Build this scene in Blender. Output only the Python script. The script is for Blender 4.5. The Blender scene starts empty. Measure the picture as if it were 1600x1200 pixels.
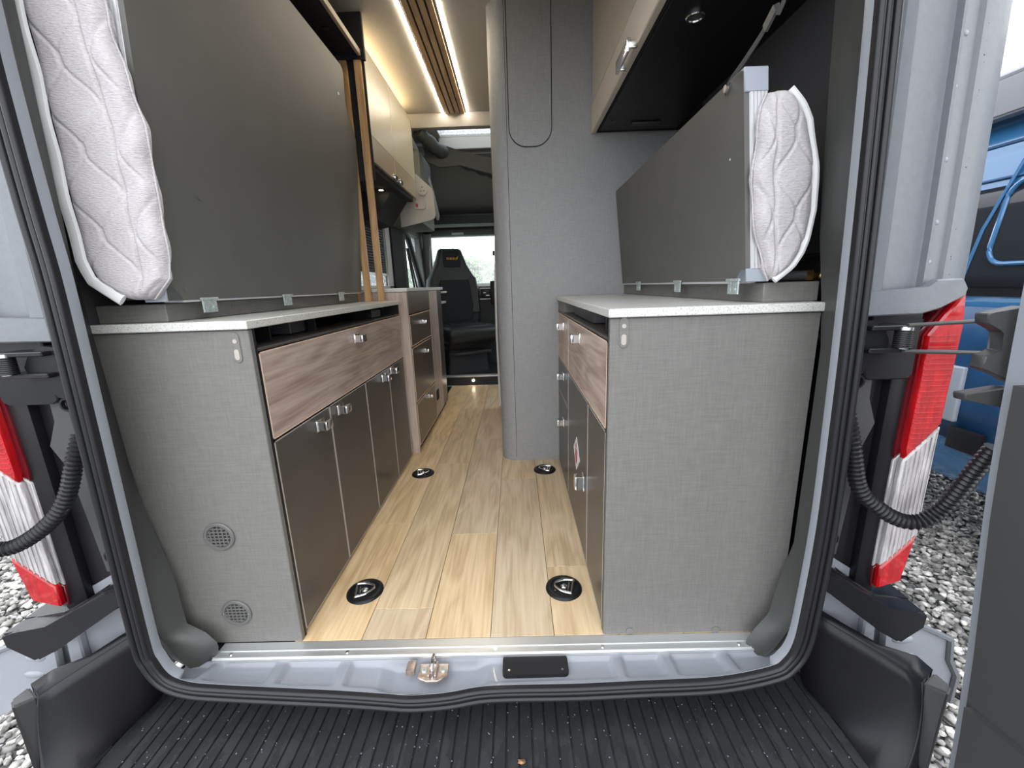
import bpy, bmesh, math, random
import numpy as np
from mathutils import Vector, Matrix
random.seed(7)
rng = np.random.default_rng(7)
PI = math.pi
S = bpy.context.scene
COL = S.collection
# ---------------------------------------------------------------- camera, world, exposure
cam_d = bpy.data.cameras.new('camera'); cam = bpy.data.objects.new('camera', cam_d); COL.objects.link(cam)
def unit(v): return v / np.linalg.norm(v)
F = 651.2
ay = unit(np.array([4., -154., F])); ad = np.array([90., 2756., F]); ad = unit(ad); ad = unit(ad - ay * (ay @ ad)); ax = np.cross(ad, ay)
Rm = np.array([ax, ay, -ad])
cam.matrix_world = Matrix(((Rm[0][0], -Rm[0][1], -Rm[0][2], 0), (Rm[1][0], -Rm[1][1], -Rm[1][2], 0), (Rm[2][0], -Rm[2][1], -Rm[2][2], 1.0), (0, 0, 0, 1)))
cam_d.sensor_width = 36; cam_d.lens = 36 * F / 1600; cam_d.clip_start = .02; cam_d.clip_end = 300
S.camera = cam
S.view_settings.view_transform = 'Standard'; S.view_settings.look = 'None'; S.view_settings.gamma = 1; S.view_settings.use_curve_mapping = False
S.view_settings.exposure = 1.5
W = bpy.data.worlds.new('overcast_sky'); S.world = W; W.use_nodes = True
nt = W.node_tree; bg = nt.nodes['Background']
tc = nt.nodes.new('ShaderNodeTexCoord'); nz = nt.nodes.new('ShaderNodeTexNoise'); nz.inputs['Scale'].default_value = 1.4; nz.inputs['Detail'].default_value = 3
rp = nt.nodes.new('ShaderNodeValToRGB'); rp.color_ramp.elements[0].position = .3; rp.color_ramp.elements[0].color = (.86, .91, 1, 1); rp.color_ramp.elements[1].position = .7; rp.color_ramp.elements[1].color = (1, 1, 1, 1)
nt.links.new(tc.outputs['Generated'], nz.inputs['Vector']); nt.links.new(nz.outputs['Fac'], rp.inputs['Fac']); nt.links.new(rp.outputs['Color'], bg.inputs['Color'])
bg.inputs['Strength'].default_value = 1.25

# ---------------------------------------------------------------- materials
def mat(name, col, rough=.5, metal=0., bump=0., bscale=200., var=0., vscale=20., stretch=(1, 1, 1), coat=0., spec=.5, weave=False, emis=None, es=0., rand=0.):
    m = bpy.data.materials.new(name); m.use_nodes = True; t = m.node_tree; N = t.nodes; L = t.links; b = N['Principled BSDF']
    b.inputs['Base Color'].default_value = (*col, 1); b.inputs['Roughness'].default_value = rough; b.inputs['Metallic'].default_value = metal
    b.inputs['Coat Weight'].default_value = coat; b.inputs['Specular IOR Level'].default_value = spec
    if emis: b.inputs['Emission Color'].default_value = (*emis, 1); b.inputs['Emission Strength'].default_value = es
    c = N.new('ShaderNodeTexCoord'); mp = N.new('ShaderNodeMapping'); mp.inputs['Scale'].default_value = stretch; L.new(c.outputs['Object'], mp.inputs['Vector'])
    def noise(sc, det=2, vec=None, dist=0):
        n = N.new('ShaderNodeTexNoise'); n.inputs['Scale'].default_value = sc; n.inputs['Detail'].default_value = det; n.inputs['Distortion'].default_value = dist
        L.new(vec or mp.outputs['Vector'], n.inputs['Vector']); return n.outputs['Fac']
    def mth(op, a, bb):
        n = N.new('ShaderNodeMath'); n.operation = op
        for i, v in enumerate((a, bb)):
            if isinstance(v, (int, float)): n.inputs[i].default_value = v
            else: L.new(v, n.inputs[i])
        return n.outputs[0]
    m['h'] = 0
    hfac = None
    if weave:
        m1 = N.new('ShaderNodeMapping'); m1.inputs['Scale'].default_value = (60, 60, 900); L.new(c.outputs['Object'], m1.inputs['Vector'])
        m2 = N.new('ShaderNodeMapping'); m2.inputs['Scale'].default_value = (900, 900, 60); L.new(c.outputs['Object'], m2.inputs['Vector'])
        hfac = mth('ADD', noise(.35, 1, m1.outputs[0]), noise(.35, 1, m2.outputs[0]))
        hfac = mth('MULTIPLY', hfac, .5)
    if var or weave or rand:
        v = hfac if weave else noise(vscale, 4)
        mix = N.new('ShaderNodeMixRGB'); mix.inputs['Color1'].default_value = (*[x * (1 - (var or .2)) for x in col], 1); mix.inputs['Color2'].default_value = (*[min(1, x * (1 + (var or .2))) for x in col], 1)
        v = mth('ADD', mth('MULTIPLY', mth('SUBTRACT', v, .5), 2.6), .5)
        if rand:
            oi = N.new('ShaderNodeObjectInfo'); v = mth('ADD', v, mth('MULTIPLY', mth('SUBTRACT', oi.outputs['Random'], .5), rand))
        n = N.new('ShaderNodeClamp'); L.new(v, n.inputs[0]); L.new(n.outputs[0], mix.inputs['Fac']); L.new(mix.outputs[0], b.inputs['Base Color'])
    if bump:
        bn = N.new('ShaderNodeBump'); bn.inputs['Strength'].default_value = bump; bn.inputs['Distance'].default_value = .002
        L.new(hfac if weave else noise(bscale, 3), bn.inputs['Height']); L.new(bn.outputs[0], b.inputs['Normal'])
    return m

def wood(name, c1, c2, c3, along=1, rough=.45, scale=1., rand=.7, bump=.15):
    m = bpy.data.materials.new(name); m.use_nodes = True; t = m.node_tree; N = t.nodes; L = t.links; b = N['Principled BSDF']; b.inputs['Roughness'].default_value = rough
    c = N.new('ShaderNodeTexCoord'); oi = N.new('ShaderNodeObjectInfo')
    add = N.new('ShaderNodeVectorMath'); add.operation = 'ADD'; sc = N.new('ShaderNodeVectorMath'); sc.operation = 'SCALE'; sc.inputs[0].default_value = (3.7, 9.1, 5.3); L.new(oi.outputs['Random'], sc.inputs['Scale'])
    L.new(c.outputs['Object'], add.inputs[0]); L.new(sc.outputs[0], add.inputs[1])
    def mp(v):
        n = N.new('ShaderNodeMapping'); n.inputs['Scale'].default_value = v; L.new(add.outputs[0], n.inputs['Vector']); return n.outputs[0]
    s = [9., 9., 9.]; s[along] = 1.3
    f = [110., 110., 110.]; f[along] = 5.
    n1 = N.new('ShaderNodeTexNoise'); n1.inputs['Scale'].default_value = scale; n1.inputs['Detail'].default_value = 2; n1.inputs['Distortion'].default_value = .6; L.new(mp(s), n1.inputs['Vector'])
    mul = N.new('ShaderNodeMath'); mul.operation = 'MULTIPLY'; mul.inputs[1].default_value = 9; L.new(n1.outputs['Fac'], mul.inputs[0])
    fr = N.new('ShaderNodeMath'); fr.operation = 'PINGPONG'; fr.inputs[1].default_value = 1; L.new(mul.outputs[0], fr.inputs[0])
    n2 = N.new('ShaderNodeTexNoise'); n2.inputs['Scale'].default_value = scale; n2.inputs['Detail'].default_value = 3; L.new(mp(f), n2.inputs['Vector'])
    mx = N.new('ShaderNodeMath'); mx.operation = 'MULTIPLY_ADD'; L.new(fr.outputs[0], mx.inputs[0]); mx.inputs[1].default_value = .30
    h2 = N.new('ShaderNodeMath'); h2.operation = 'MULTIPLY'; h2.inputs[1].default_value = .75; L.new(n2.outputs['Fac'], h2.inputs[0]); L.new(h2.outputs[0], mx.inputs[2])
    r = N.new('ShaderNodeValToRGB'); e = r.color_ramp.elements; e[0].position = .25; e[0].color = (*c1, 1); e[1].position = .85; e[1].color = (*c3, 1); k = e.new(.55); k.color = (*c2, 1); L.new(mx.outputs[0], r.inputs['Fac'])
    hs = N.new('ShaderNodeHueSaturation'); L.new(r.outputs[0], hs.inputs['Color'])
    mr = N.new('ShaderNodeMapRange'); mr.inputs['To Min'].default_value = 1 - .22 * rand; mr.inputs['To Max'].default_value = 1 + .14 * rand; L.new(oi.outputs['Random'], mr.inputs['Value']); L.new(mr.outputs[0], hs.inputs['Value'])
    ms = N.new('ShaderNodeMapRange'); ms.inputs['To Min'].default_value = 1 - .25 * rand; ms.inputs['To Max'].default_value = 1 + .1 * rand; L.new(oi.outputs['Random'], ms.inputs['Value']); L.new(ms.outputs[0], hs.inputs['Saturation'])
    L.new(hs.outputs[0], b.inputs['Base Color'])
    bn = N.new('ShaderNodeBump'); bn.inputs['Strength'].default_value = bump; bn.inputs['Distance'].default_value = .001; L.new(n2.outputs['Fac'], bn.inputs['Height']); L.new(bn.outputs[0], b.inputs['Normal'])
    return m

def speckle(name, col, dark):
    m = mat(name, col, .3); t = m.node_tree; N = t.nodes; L = t.links; b = N['Principled BSDF']
    c = N.new('ShaderNodeTexCoord'); v = N.new('ShaderNodeTexVoronoi'); v.inputs['Scale'].default_value = 330; L.new(c.outputs['Object'], v.inputs['Vector'])
    n = N.new('ShaderNodeTexNoise'); n.inputs['Scale'].default_value = 260; L.new(c.outputs['Object'], n.inputs['Vector'])
    r = N.new('ShaderNodeValToRGB'); e = r.color_ramp.elements; e[0].position = .36; e[0].color = (*dark, 1); e[1].position = .47; e[1].color = (*col, 1); L.new(n.outputs['Fac'], r.inputs['Fac'])
    mx = N.new('ShaderNodeMixRGB'); mx.blend_type = 'MULTIPLY'; mx.inputs['Fac'].default_value = .07; L.new(r.outputs[0], mx.inputs[1]); L.new(v.outputs['Color'], mx.inputs[2]); L.new(mx.outputs[0], b.inputs['Base Color'])
    return m

def glassy(name, col, milk, rough=.05):
    m = bpy.data.materials.new(name); m.use_nodes = True; t = m.node_tree; N = t.nodes; L = t.links; N.remove(N['Principled BSDF']); out = N['Material Output']
    tr = N.new('ShaderNodeBsdfTransparent'); tr.inputs[0].default_value = (*col, 1); tl = N.new('ShaderNodeBsdfTranslucent'); tl.inputs[0].default_value = (1, 1, 1, 1); gl = N.new('ShaderNodeBsdfGlossy'); gl.inputs['Roughness'].default_value = rough
    a = N.new('ShaderNodeMixShader'); L.new(tr.outputs[0], a.inputs[1]); L.new(tl.outputs[0], a.inputs[2])
    c = N.new('ShaderNodeTexCoord'); v = N.new('ShaderNodeTexVoronoi'); v.inputs['Scale'].default_value = 45; L.new(c.outputs['Object'], v.inputs['Vector'])
    r = N.new('ShaderNodeMapRange'); r.inputs['From Min'].default_value = .15; r.inputs['From Max'].default_value = .5; r.inputs['To Min'].default_value = min(1, milk * 1.9); r.inputs['To Max'].default_value = milk * .8; L.new(v.outputs['Distance'], r.inputs['Value']); L.new(r.outputs[0], a.inputs[0])
    b = N.new('ShaderNodeMixShader'); b.inputs[0].default_value = .06; L.new(a.outputs[0], b.inputs[1]); L.new(gl.outputs[0], b.inputs[2]); L.new(b.outputs[0], out.inputs[0])
    return m

LINEN = mat('dark_linen_laminate', (.166, .161, .149), .55, weave=True, var=.13, bump=.15)
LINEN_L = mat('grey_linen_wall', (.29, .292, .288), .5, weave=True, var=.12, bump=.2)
LINEN_D = mat('dark_grey_wall_lining', (.045, .045, .047), .75, bump=.2, bscale=300)  # dark grey felt on the inner walls
BOARD = mat('charcoal_board', (.108, .107, .098), .52, bump=.06, bscale=500, var=.06, vscale=6)
DOOR = mat('bronze_grey_gloss_front', (.072, .065, .056), .32, bump=.03, bscale=300, var=.08, vscale=9)
DOORB = mat('bronze_brown_front', (.15, .115, .085), .3, var=.08, vscale=9)
EDGE = mat('fine_grey_edge_strip', (.42, .39, .35), .35)
EDGEL = mat('pale_wood_edge_strip', (.78, .58, .44), .45)
TRIMG = mat('interior_pillar_plastic', (.062, .064, .061), .42, bump=.2, bscale=900)
GRILLE = mat('grey_grille_plastic', (.13, .128, .122), .5)
BLACKP = mat('black_plastic', (.011, .011, .013), .36, bump=.1, bscale=400, spec=.28)
BLACKM = mat('matt_black_lining', (.008, .008, .009), .8)
SATIN = mat('satin_dark_plastic', (.05, .05, .05), .45, bump=.25, bscale=900)
RUBBER = mat('black_rubber_seal', (.014, .014, .016), .34, bump=.1, bscale=300, spec=.4)
PAINT = mat('lilac_grey_paint_lit', (.27, .285, .315), .38, coat=.2, var=.03, vscale=4)  # lighter copy of the van paint; the flange's brighter light is in the colour
PAINT_SHADED = mat('wet_lilac_grey_paint_shaded', (.158, .168, .182), .42, coat=.08, bump=.25, bscale=90, var=.04, vscale=60)  # same van paint, wet, with the pillars' dimmer light darkened into the base
ALU = mat('brushed_aluminium', (.66, .66, .67), .36, metal=.45, bump=.1, bscale=60, stretch=(1, 1, 8))
ALUS = mat('aluminium_tread_strip', (.74, .76, .76), .34, metal=.75, bump=.12, bscale=60, stretch=(1, 10, 1))
PGREY = mat('grey_plastic_cap', (.33, .36, .41), .35)
GALV = mat('galvanised_steel', (.50, .56, .55), .4, metal=.5, var=.25, vscale=120)
CHROME = mat('polished_chrome', (.92, .92, .92), .16, metal=1)
BRASS = mat('aged_brass', (.55, .36, .14), .3, metal=1, var=.2, vscale=80)
STEELB = mat('bronze_plated_steel', (.55, .46, .4), .33, metal=.8, var=.3, vscale=70)
BRASS2 = mat('dried_leaf', (.45, .24, .12), .8)
QUARTZ = speckle('white_speckled_worktop', (.68, .68, .64), (.47, .47, .44))
CREAM = mat('cream_gloss_front', (.47, .435, .335), .28)
TAUPE = mat('taupe_gloss_front', (.34, .285, .21), .3)
WHITEP = mat('white_plastic', (.72, .72, .70), .4)
OFFW = mat('offwhite_board', (.40, .385, .355), .5)
CEIL = mat('pale_grey_ceiling_cloth', (.42, .40, .37), .8, bump=.2, bscale=500)
PLANK = wood('honey_oak_plank', (.56, .385, .20), (.74, .545, .31), (.85, .665, .42), 1, .38)
ELMH = wood('taupe_elm_front', (.31, .22, .175), (.47, .36, .295), (.60, .48, .41), 1, .42, 1.0, .25, .08)
ELMV = wood('taupe_elm_panel', (.34, .25, .20), (.50, .395, .33), (.62, .51, .44), 2, .45, 1.2, .25, .08)
SLAT = wood('honey_oak_slat', (.36, .19, .07), (.52, .31, .13), (.62, .40, .19), 2, .45, 1.3, .3, .05)
SLATC = wood('oak_ceiling_slat', (.3, .19, .10), (.42, .28, .16), (.5, .35, .2), 1, .5, 1.3, .3, .05)
LED = mat('warm_led_strip', (1, 1, 1), .5, emis=(1, .87, .68), es=19)
LEDC = mat('warm_cove_led', (1, 1, 1), .5, emis=(1, .74, .40), es=7)
SPOT = mat('warm_spot_lens', (1, 1, 1), .5, emis=(1, .82, .55), es=14)
GRAVEL = mat('grey_pebble', (.40, .39, .375), .6, var=.75, vscale=28, bump=.2, bscale=120)
SOIL = mat('dark_grit_between_pebbles', (.10, .097, .092), .9, var=.6, vscale=60)
def _cells(m):
    t = m.node_tree; N = t.nodes; L = t.links; b = N['Principled BSDF']; c = N.new('ShaderNodeTexCoord')
    v = N.new('ShaderNodeTexVoronoi'); v.inputs['Scale'].default_value = 26; L.new(c.outputs['Object'], v.inputs['Vector'])
    w = N.new('ShaderNodeTexVoronoi'); w.feature = 'DISTANCE_TO_EDGE'; w.inputs['Scale'].default_value = 26; L.new(c.outputs['Object'], w.inputs['Vector'])
    bw = N.new('ShaderNodeRGBToBW'); L.new(v.outputs['Color'], bw.inputs[0]); r = N.new('ShaderNodeValToRGB'); r.color_ramp.elements[0].color = (.07, .07, .065, 1); r.color_ramp.elements[1].color = (.52, .51, .49, 1); r.color_ramp.elements[0].position = .2; r.color_ramp.elements[1].position = .8; L.new(bw.outputs[0], r.inputs[0])
    e = N.new('ShaderNodeMapRange'); e.inputs['From Max'].default_value = .12; L.new(w.outputs['Distance'], e.inputs['Value']); mx = N.new('ShaderNodeMixRGB'); mx.inputs[1].default_value = (.02, .02, .02, 1); L.new(e.outputs[0], mx.inputs[0]); L.new(r.outputs[0], mx.inputs[2]); L.new(mx.outputs[0], b.inputs['Base Color'])
    bp = N.new('ShaderNodeBump'); bp.inputs['Distance'].default_value = .02; L.new(e.outputs[0], bp.inputs['Height']); L.new(bp.outputs[0], b.inputs['Normal'])
_cells(SOIL)
MATT = mat('quilted_grey_fabric', (.50, .475, .48), .9, bump=1.0, bscale=260, stretch=(.45, .45, 1.5), var=.10, vscale=260)
PIPE = mat('white_piping_tape', (.80, .80, .79), .85, bump=.3, bscale=500)
REDL = mat('red_lamp_lens', (.42, .004, .008), .16, coat=.6, bump=.3, bscale=40, stretch=(5, 5, 1), var=.25, vscale=18)
REDD = mat('dark_red_lamp_rim', (.10, .006, .01), .2, coat=.5)
CLEARL = mat('clear_lamp_lens', (.42, .40, .40), .14, coat=.8, bump=.6, bscale=60, stretch=(4, 4, .6), var=.35, vscale=24)
BLUE = mat('sky_blue_van_paint', (.03, .15, .33), .22, coat=.7)
BLUED = mat('deep_blue_bumper', (.012, .06, .15), .35, var=.2, vscale=8)
TINT = mat('dark_van_window', (.012, .014, .018), .12)
RAIL = mat('grey_roof_rail', (.3, .3, .32), .35, metal=.3)
LEATHER = mat('dark_green_black_leather', (.015, .020, .020), .48, bump=.3, bscale=120)
SEATC = mat('black_seat_cloth', (.008, .011, .013), .8, bump=.4, bscale=200)
CABG = mat('cab_grey_trim', (.15, .155, .14), .6)
CABD = mat('cab_dark_trim', (.02, .022, .024), .6)
CLOTHD = mat('dark_tent_cloth', (.035, .04, .04), .65, bump=.5, bscale=14)
YELLOW = mat('yellow_embroidery', (.55, .32, .04), .7)
REDS = mat('red_print', (.42, .03, .06), .5)
BARK = mat('brown_bark', (.09, .07, .05), .9, bump=.5, bscale=40)
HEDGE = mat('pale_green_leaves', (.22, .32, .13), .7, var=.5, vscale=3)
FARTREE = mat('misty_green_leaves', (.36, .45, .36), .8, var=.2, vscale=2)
FIELD = mat('grass_field', (.20, .28, .12), .9, var=.3, vscale=1.5)
BLIND = mat('dark_pleated_blind', (.03, .03, .035), .6)
GLASS = glassy('rain_streaked_glass', (.93, .97, .97), .22)
DROP = mat('water_drop', (.09, .094, .10), .03, spec=.8)
WETP = mat('wet_black_tread_plastic', (.034, .035, .037), .3, bump=.35, bscale=45)
# wet patches change the gloss of the step
_t = WETP.node_tree; _n = _t.nodes.new('ShaderNodeTexNoise'); _n.inputs['Scale'].default_value = 22; _n.inputs['Detail'].default_value = 3
_c = _t.nodes.new('ShaderNodeTexCoord'); _m = _t.nodes.new('ShaderNodeMapping'); _m.inputs['Scale'].default_value = (1.3, .55, 1); _t.links.new(_c.outputs['Object'], _m.inputs[0]); _t.links.new(_m.outputs[0], _n.inputs['Vector'])
_r = _t.nodes.new('ShaderNodeMapRange'); _r.inputs['From Min'].default_value = .46; _r.inputs['From Max'].default_value = .56; _r.inputs['To Min'].default_value = .06; _r.inputs['To Max'].default_value = .5
_t.links.new(_n.outputs['Fac'], _r.inputs['Value']); _t.links.new(_r.outputs[0], _t.nodes['Principled BSDF'].inputs['Roughness'])

# ---------------------------------------------------------------- mesh helpers
def worg(o):
    v = Vector((0, 0, 0))
    while o is not None: v += o.location; o = o.parent
    return v
class MB:
    def __init__(s): s.bm = bmesh.new()
    def verts(s, pts): return [s.bm.verts.new(p) for p in pts]
    def face(s, vs):
        try: return s.bm.faces.new(vs)
        except ValueError: return None
    def prism(s, poly, axis, a0, a1):
        """poly: 2-D points in the two other axes (x,y,z order without axis)"""
        def P(p, a): q = list(p); q.insert(axis, a); return q
        A = s.verts([P(p, a0) for p in poly]); B = s.verts([P(p, a1) for p in poly]); n = len(poly)
        fs = [s.face(A), s.face(B[::-1])] + [s.face([A[i], B[i], B[(i + 1) % n], A[(i + 1) % n]]) for i in range(n)]
        return s
    def box(s, x0, x1, y0, y1, z0, z1, bev=0., seg=1):
        v = s.verts([(x0, y0, z0), (x1, y0, z0), (x1, y1, z0), (x0, y1, z0), (x0, y0, z1), (x1, y0, z1), (x1, y1, z1), (x0, y1, z1)])
        fs = [s.face([v[i] for i in q]) for q in ((3, 2, 1, 0), (4, 5, 6, 7), (0, 1, 5, 4), (1, 2, 6, 5), (2, 3, 7, 6), (3, 0, 4, 7))]
        if bev:
            es = list({e for f in fs for e in f.edges})
            bmesh.ops.bevel(s.bm, geom=es, offset=bev, segments=seg, affect='EDGES', profile=.6)
        return s
    def sweep(s, path, prof, closed=False, up=(0, 0, 1), rad=None, cap=True):
        """prof: list of (a,b); a along side vector, b along normal"""
        n = len(path); P = [Vector(p) for p in path]; rings = []; u0 = Vector(up)
        for i, p in enumerate(P):
            if closed: t = P[(i + 1) % n] - P[i - 1]
            else: t = P[min(i + 1, n - 1)] - P[max(i - 1, 0)]
            t.normalize(); sd = t.cross(u0)
            if sd.length < 1e-4: sd = t.cross(Vector((1, 0, 0)))
            sd.normalize(); nn = sd.cross(t)
            k = rad[i] if rad is not None else 1
            rings.append(s.verts([p + sd * a * k + nn * b * k for a, b in prof]))
        m = len(prof)
        for i in range(n if closed else n - 1):
            A, B = rings[i], rings[(i + 1) % n]
            for j in range(m): s.face([A[j], B[j], B[(j + 1) % m], A[(j + 1) % m]])
        if cap and not closed: s.face(rings[0]); s.face(rings[-1][::-1])
        return s
    def tube(s, path, r, n=10, closed=False, rad=None, up=(0, 0, 1)):
        return s.sweep(path, [(r * math.cos(2 * PI * k / n), r * math.sin(2 * PI * k / n)) for k in range(n)], closed, up, rad)
    def cyl(s, c, axis, r, h, n=20, r2=None, bev=0.):
        r2 = r if r2 is None else r2
        def P(a, rr, t):
            q = [rr * math.cos(a), rr * math.sin(a)]; q.insert(axis, t); return [c[i] + q[i] for i in range(3)]
        A = s.verts([P(2 * PI * k / n, r, 0) for k in range(n)]); B = s.verts([P(2 * PI * k / n, r2, h) for k in range(n)])
        fs = [s.face(A[::-1]), s.face(B)] + [s.face([A[i], A[(i + 1) % n], B[(i + 1) % n], B[i]]) for i in range(n)]
        if bev: bmesh.ops.bevel(s.bm, geom=list(fs[1].edges), offset=bev, segments=2, affect='EDGES')
        return s
    def ring(s, c, axis, ro, ri, h, n=28):
        def P(a, rr, t):
            q = [rr * math.cos(a), rr * math.sin(a)]; q.insert(axis, t); return [c[i] + q[i] for i in range(3)]
        prof = [(ri, 0), (ro, 0), (ro, h * .6), (ro - (ro - ri) * .25, h), (ri + (ro - ri) * .2, h)]
        R = [s.verts([P(2 * PI * k / n, rr, t) for rr, t in prof]) for k in range(n)]
        m = len(prof)
        for k in range(n):
            A, B = R[k], R[(k + 1) % n]
            for j in range(m): s.face([A[j], B[j], B[(j + 1) % m], A[(j + 1) % m]])
        return s
    def sphere(s, c, r, sub=2, sc=(1, 1, 1)):
        g = bmesh.ops.create_icosphere(s.bm, subdivisions=sub, radius=r)
        for v in g['verts']: v.co = Vector((v.co.x * sc[0] + c[0], v.co.y * sc[1] + c[1], v.co.z * sc[2] + c[2]))
        return s
    def grid(s, fn, nu, nv, thick=0):
        V = [[s.bm.verts.new(fn(i / (nu - 1), j / (nv - 1))) for j in range(nv)] for i in range(nu)]
        for i in range(nu - 1):
            for j in range(nv - 1): s.face([V[i][j], V[i + 1][j], V[i + 1][j + 1], V[i][j + 1]])
        return s
    def build(s, name, m, parent=None, bevel=0., seg=1, smooth=35, kind=None, label=None, sub=0, solid=0.):
        bm = s.bm
        if bevel: bmesh.ops.bevel(bm, geom=list(bm.edges), offset=bevel, segments=seg, affect='EDGES', clamp_overlap=True)
        bmesh.ops.recalc_face_normals(bm, faces=bm.faces)
        if parent is not None: bmesh.ops.translate(bm, vec=-worg(parent), verts=bm.verts)
        off = Vector((0, 0, 0))
        for f in bm.faces: f.smooth = True
        lim = math.radians(smooth)
        for e in bm.edges:
            if len(e.link_faces) == 2 and e.calc_face_angle(0) > lim: e.smooth = False
        me = bpy.data.meshes.new(name); bm.to_mesh(me); bm.free(); me.materials.append(m)
        o = bpy.data.objects.new(name, me); COL.objects.link(o)
        if parent is not None: o.parent = parent
        if kind: o['kind'] = kind
        if label: o['label'] = label
        if solid: q = o.modifiers.new('s', 'SOLIDIFY'); q.thickness = solid; q.offset = 0
        if sub: q = o.modifiers.new('sub', 'SUBSURF'); q.levels = sub; q.render_levels = sub
        return o
def thing(name, label, cat, loc, group=None):
    o = bpy.data.objects.new(name, None); COL.objects.link(o); o.location = loc; o.empty_display_size = .05
    o['label'] = label; o['category'] = cat
    if group: o['group'] = group
    return o
def tag(o, label, cat, group=None, kind=None):
    o['label'] = label; o['category'] = cat
    if group: o['group'] = group
    if kind: o['kind'] = kind
    return o
def rrect(x0, x1, y0, y1, r, n=6):
    p = []
    for cx, cy, a0 in ((x1 - r, y1 - r, 0), (x0 + r, y1 - r, 90), (x0 + r, y0 + r, 180), (x1 - r, y0 + r, 270)):
        for k in range(n + 1): a = math.radians(a0 + 90 * k / n); p.append((cx + r * math.cos(a), cy + r * math.sin(a)))
    return p
def bx(name, m, parent, x0, x1, y0, y1, z0, z1, bev=.0015, seg=1, **k): return MB().box(x0, x1, y0, y1, z0, z1, bev, seg).build(name, m, parent, **k)
def smooth_path(pts, n=6, closed=False):
    P = [Vector(p) for p in pts]; out = []; N = len(P)
    for i in range(N if closed else N - 1):
        p0 = P[i - 1] if (closed or i > 0) else P[0]; p1 = P[i]; p2 = P[(i + 1) % N]; p3 = P[(i + 2) % N] if (closed or i + 2 < N) else P[-1]
        for k in range(n):
            t = k / n; out.append(.5 * ((2 * p1) + (p2 - p0) * t + (2 * p0 - 5 * p1 + 4 * p2 - p3) * t * t + (3 * p1 - p0 - 3 * p2 + p3) * t ** 3))
    if not closed: out.append(P[-1])
    return out
def plate_holes(name, m, axis, a0, a1, u0, u1, v0, v1, holes, parent=None, kind=None):
    us = sorted({u0, u1, *[h[0] for h in holes], *[h[1] for h in holes]}); vs = sorted({v0, v1, *[h[2] for h in holes], *[h[3] for h in holes]})
    b = MB()
    for i in range(len(us) - 1):
        for j in range(len(vs) - 1):
            cu = (us[i] + us[i + 1]) / 2; cv = (vs[j] + vs[j + 1]) / 2
            if any(h[0] < cu < h[1] and h[2] < cv < h[3] for h in holes): continue
            q = [(us[i], us[i + 1]), (vs[j], vs[j + 1])]; q.insert(axis, (a0, a1)); b.box(*q[0], *q[1], *q[2])
    return b.build(name, m, parent, kind=kind)

# ================================================================ SETTING: floor, walls, ceiling
floor = MB().box(-1.06, .80, 1.0, 4.24, -.03, -.004).build('floor', BLACKP, kind='structure')
cols = [(-.655, -.481), (-.481, -.292), (-.292, -.101), (-.101, .086), (.086, .275), (.275, .464), (.464, .78)]
joints = [[1.637, 2.74, 3.84], [1.136, 2.261, 3.38], [1.544, 2.65, 3.75], [2.04, 3.14], [1.324, 2.42, 3.5], [2.9], [2.7]]
for (x0, x1), js in zip(cols, joints):
    ys = [1.018] + js + [4.228]
    for a, b_ in zip(ys, ys[1:]):
        if x0 < -.6: x0 = -.68
        bx('plank', PLANK, floor, x0 + .0008, x1 - .0008, a + .0008, b_ - .0008, -.004, 0, .0008)
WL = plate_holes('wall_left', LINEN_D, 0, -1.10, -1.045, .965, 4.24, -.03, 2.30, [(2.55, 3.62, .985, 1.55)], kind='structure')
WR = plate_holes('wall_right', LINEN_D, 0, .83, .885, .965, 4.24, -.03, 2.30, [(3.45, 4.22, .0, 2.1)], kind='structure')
# arched liner pocket high on the right wall
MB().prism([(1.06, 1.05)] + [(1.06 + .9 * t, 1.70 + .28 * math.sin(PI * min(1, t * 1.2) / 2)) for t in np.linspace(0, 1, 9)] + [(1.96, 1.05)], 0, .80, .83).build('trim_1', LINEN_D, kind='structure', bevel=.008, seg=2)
CE = plate_holes('ceiling', CEIL, 2, 2.300, 2.33, -1.10, .885, .93, 4.24, [(-.62, .3, 3.62, 4.1)], kind='structure')
# walls and roof rounding between ceiling and wall
# washroom wall with a rounded corner
def rounded_pod(x0, x1, y0, y1, r, n=10):
    p = [(x1, y0), (x1, y1), (x0, y1)]
    for k in range(n + 1):
        a = PI + PI / 2 * k / n; p.append((x0 + r + r * math.cos(a), y0 + r + r * math.sin(a)))
    return p
pod = MB().prism(rounded_pod(-.100, .829, 2.283, 3.40, .085), 2, 0.0, 2.300).build('wall_washroom', LINEN_L, kind='structure', smooth=30)
MB().box(-.0165, -.0145, 2.2822, 2.284, .02, 2.299).build('seam', BLACKM, pod)
# rounded-end access cover with a dark shadow gap
def capsule(x0, x1, z0, z1, r): return [(x, z) for x, z in rrect(x0, x1, z0, 2.6, r, 10) if z < 2.2] + [(x1, z1), (x0, z1)]
MB().prism(capsule(-.007, .207, 1.664, 2.299, .088), 1, 2.2808, 2.2835).build('shadow_gap', BLACKM, pod)
MB().prism(capsule(-.003, .203, 1.668, 2.298, .084), 1, 2.2775, 2.2832).build('access_cover', LINEN_L, pod)
MB().sweep([(-.150, 3.385, 0.02), (-.156, 3.385, .6), (-.152, 3.385, 1.0), (-.135, 3.385, 1.35), (-.105, 3.385, 1.5)], [(-.008, -.01), (.008, -.01), (.008, .01), (-.008, .01)], up=(0, 1, 0)).build('white_edge_trim', WHITEP, pod)
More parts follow.
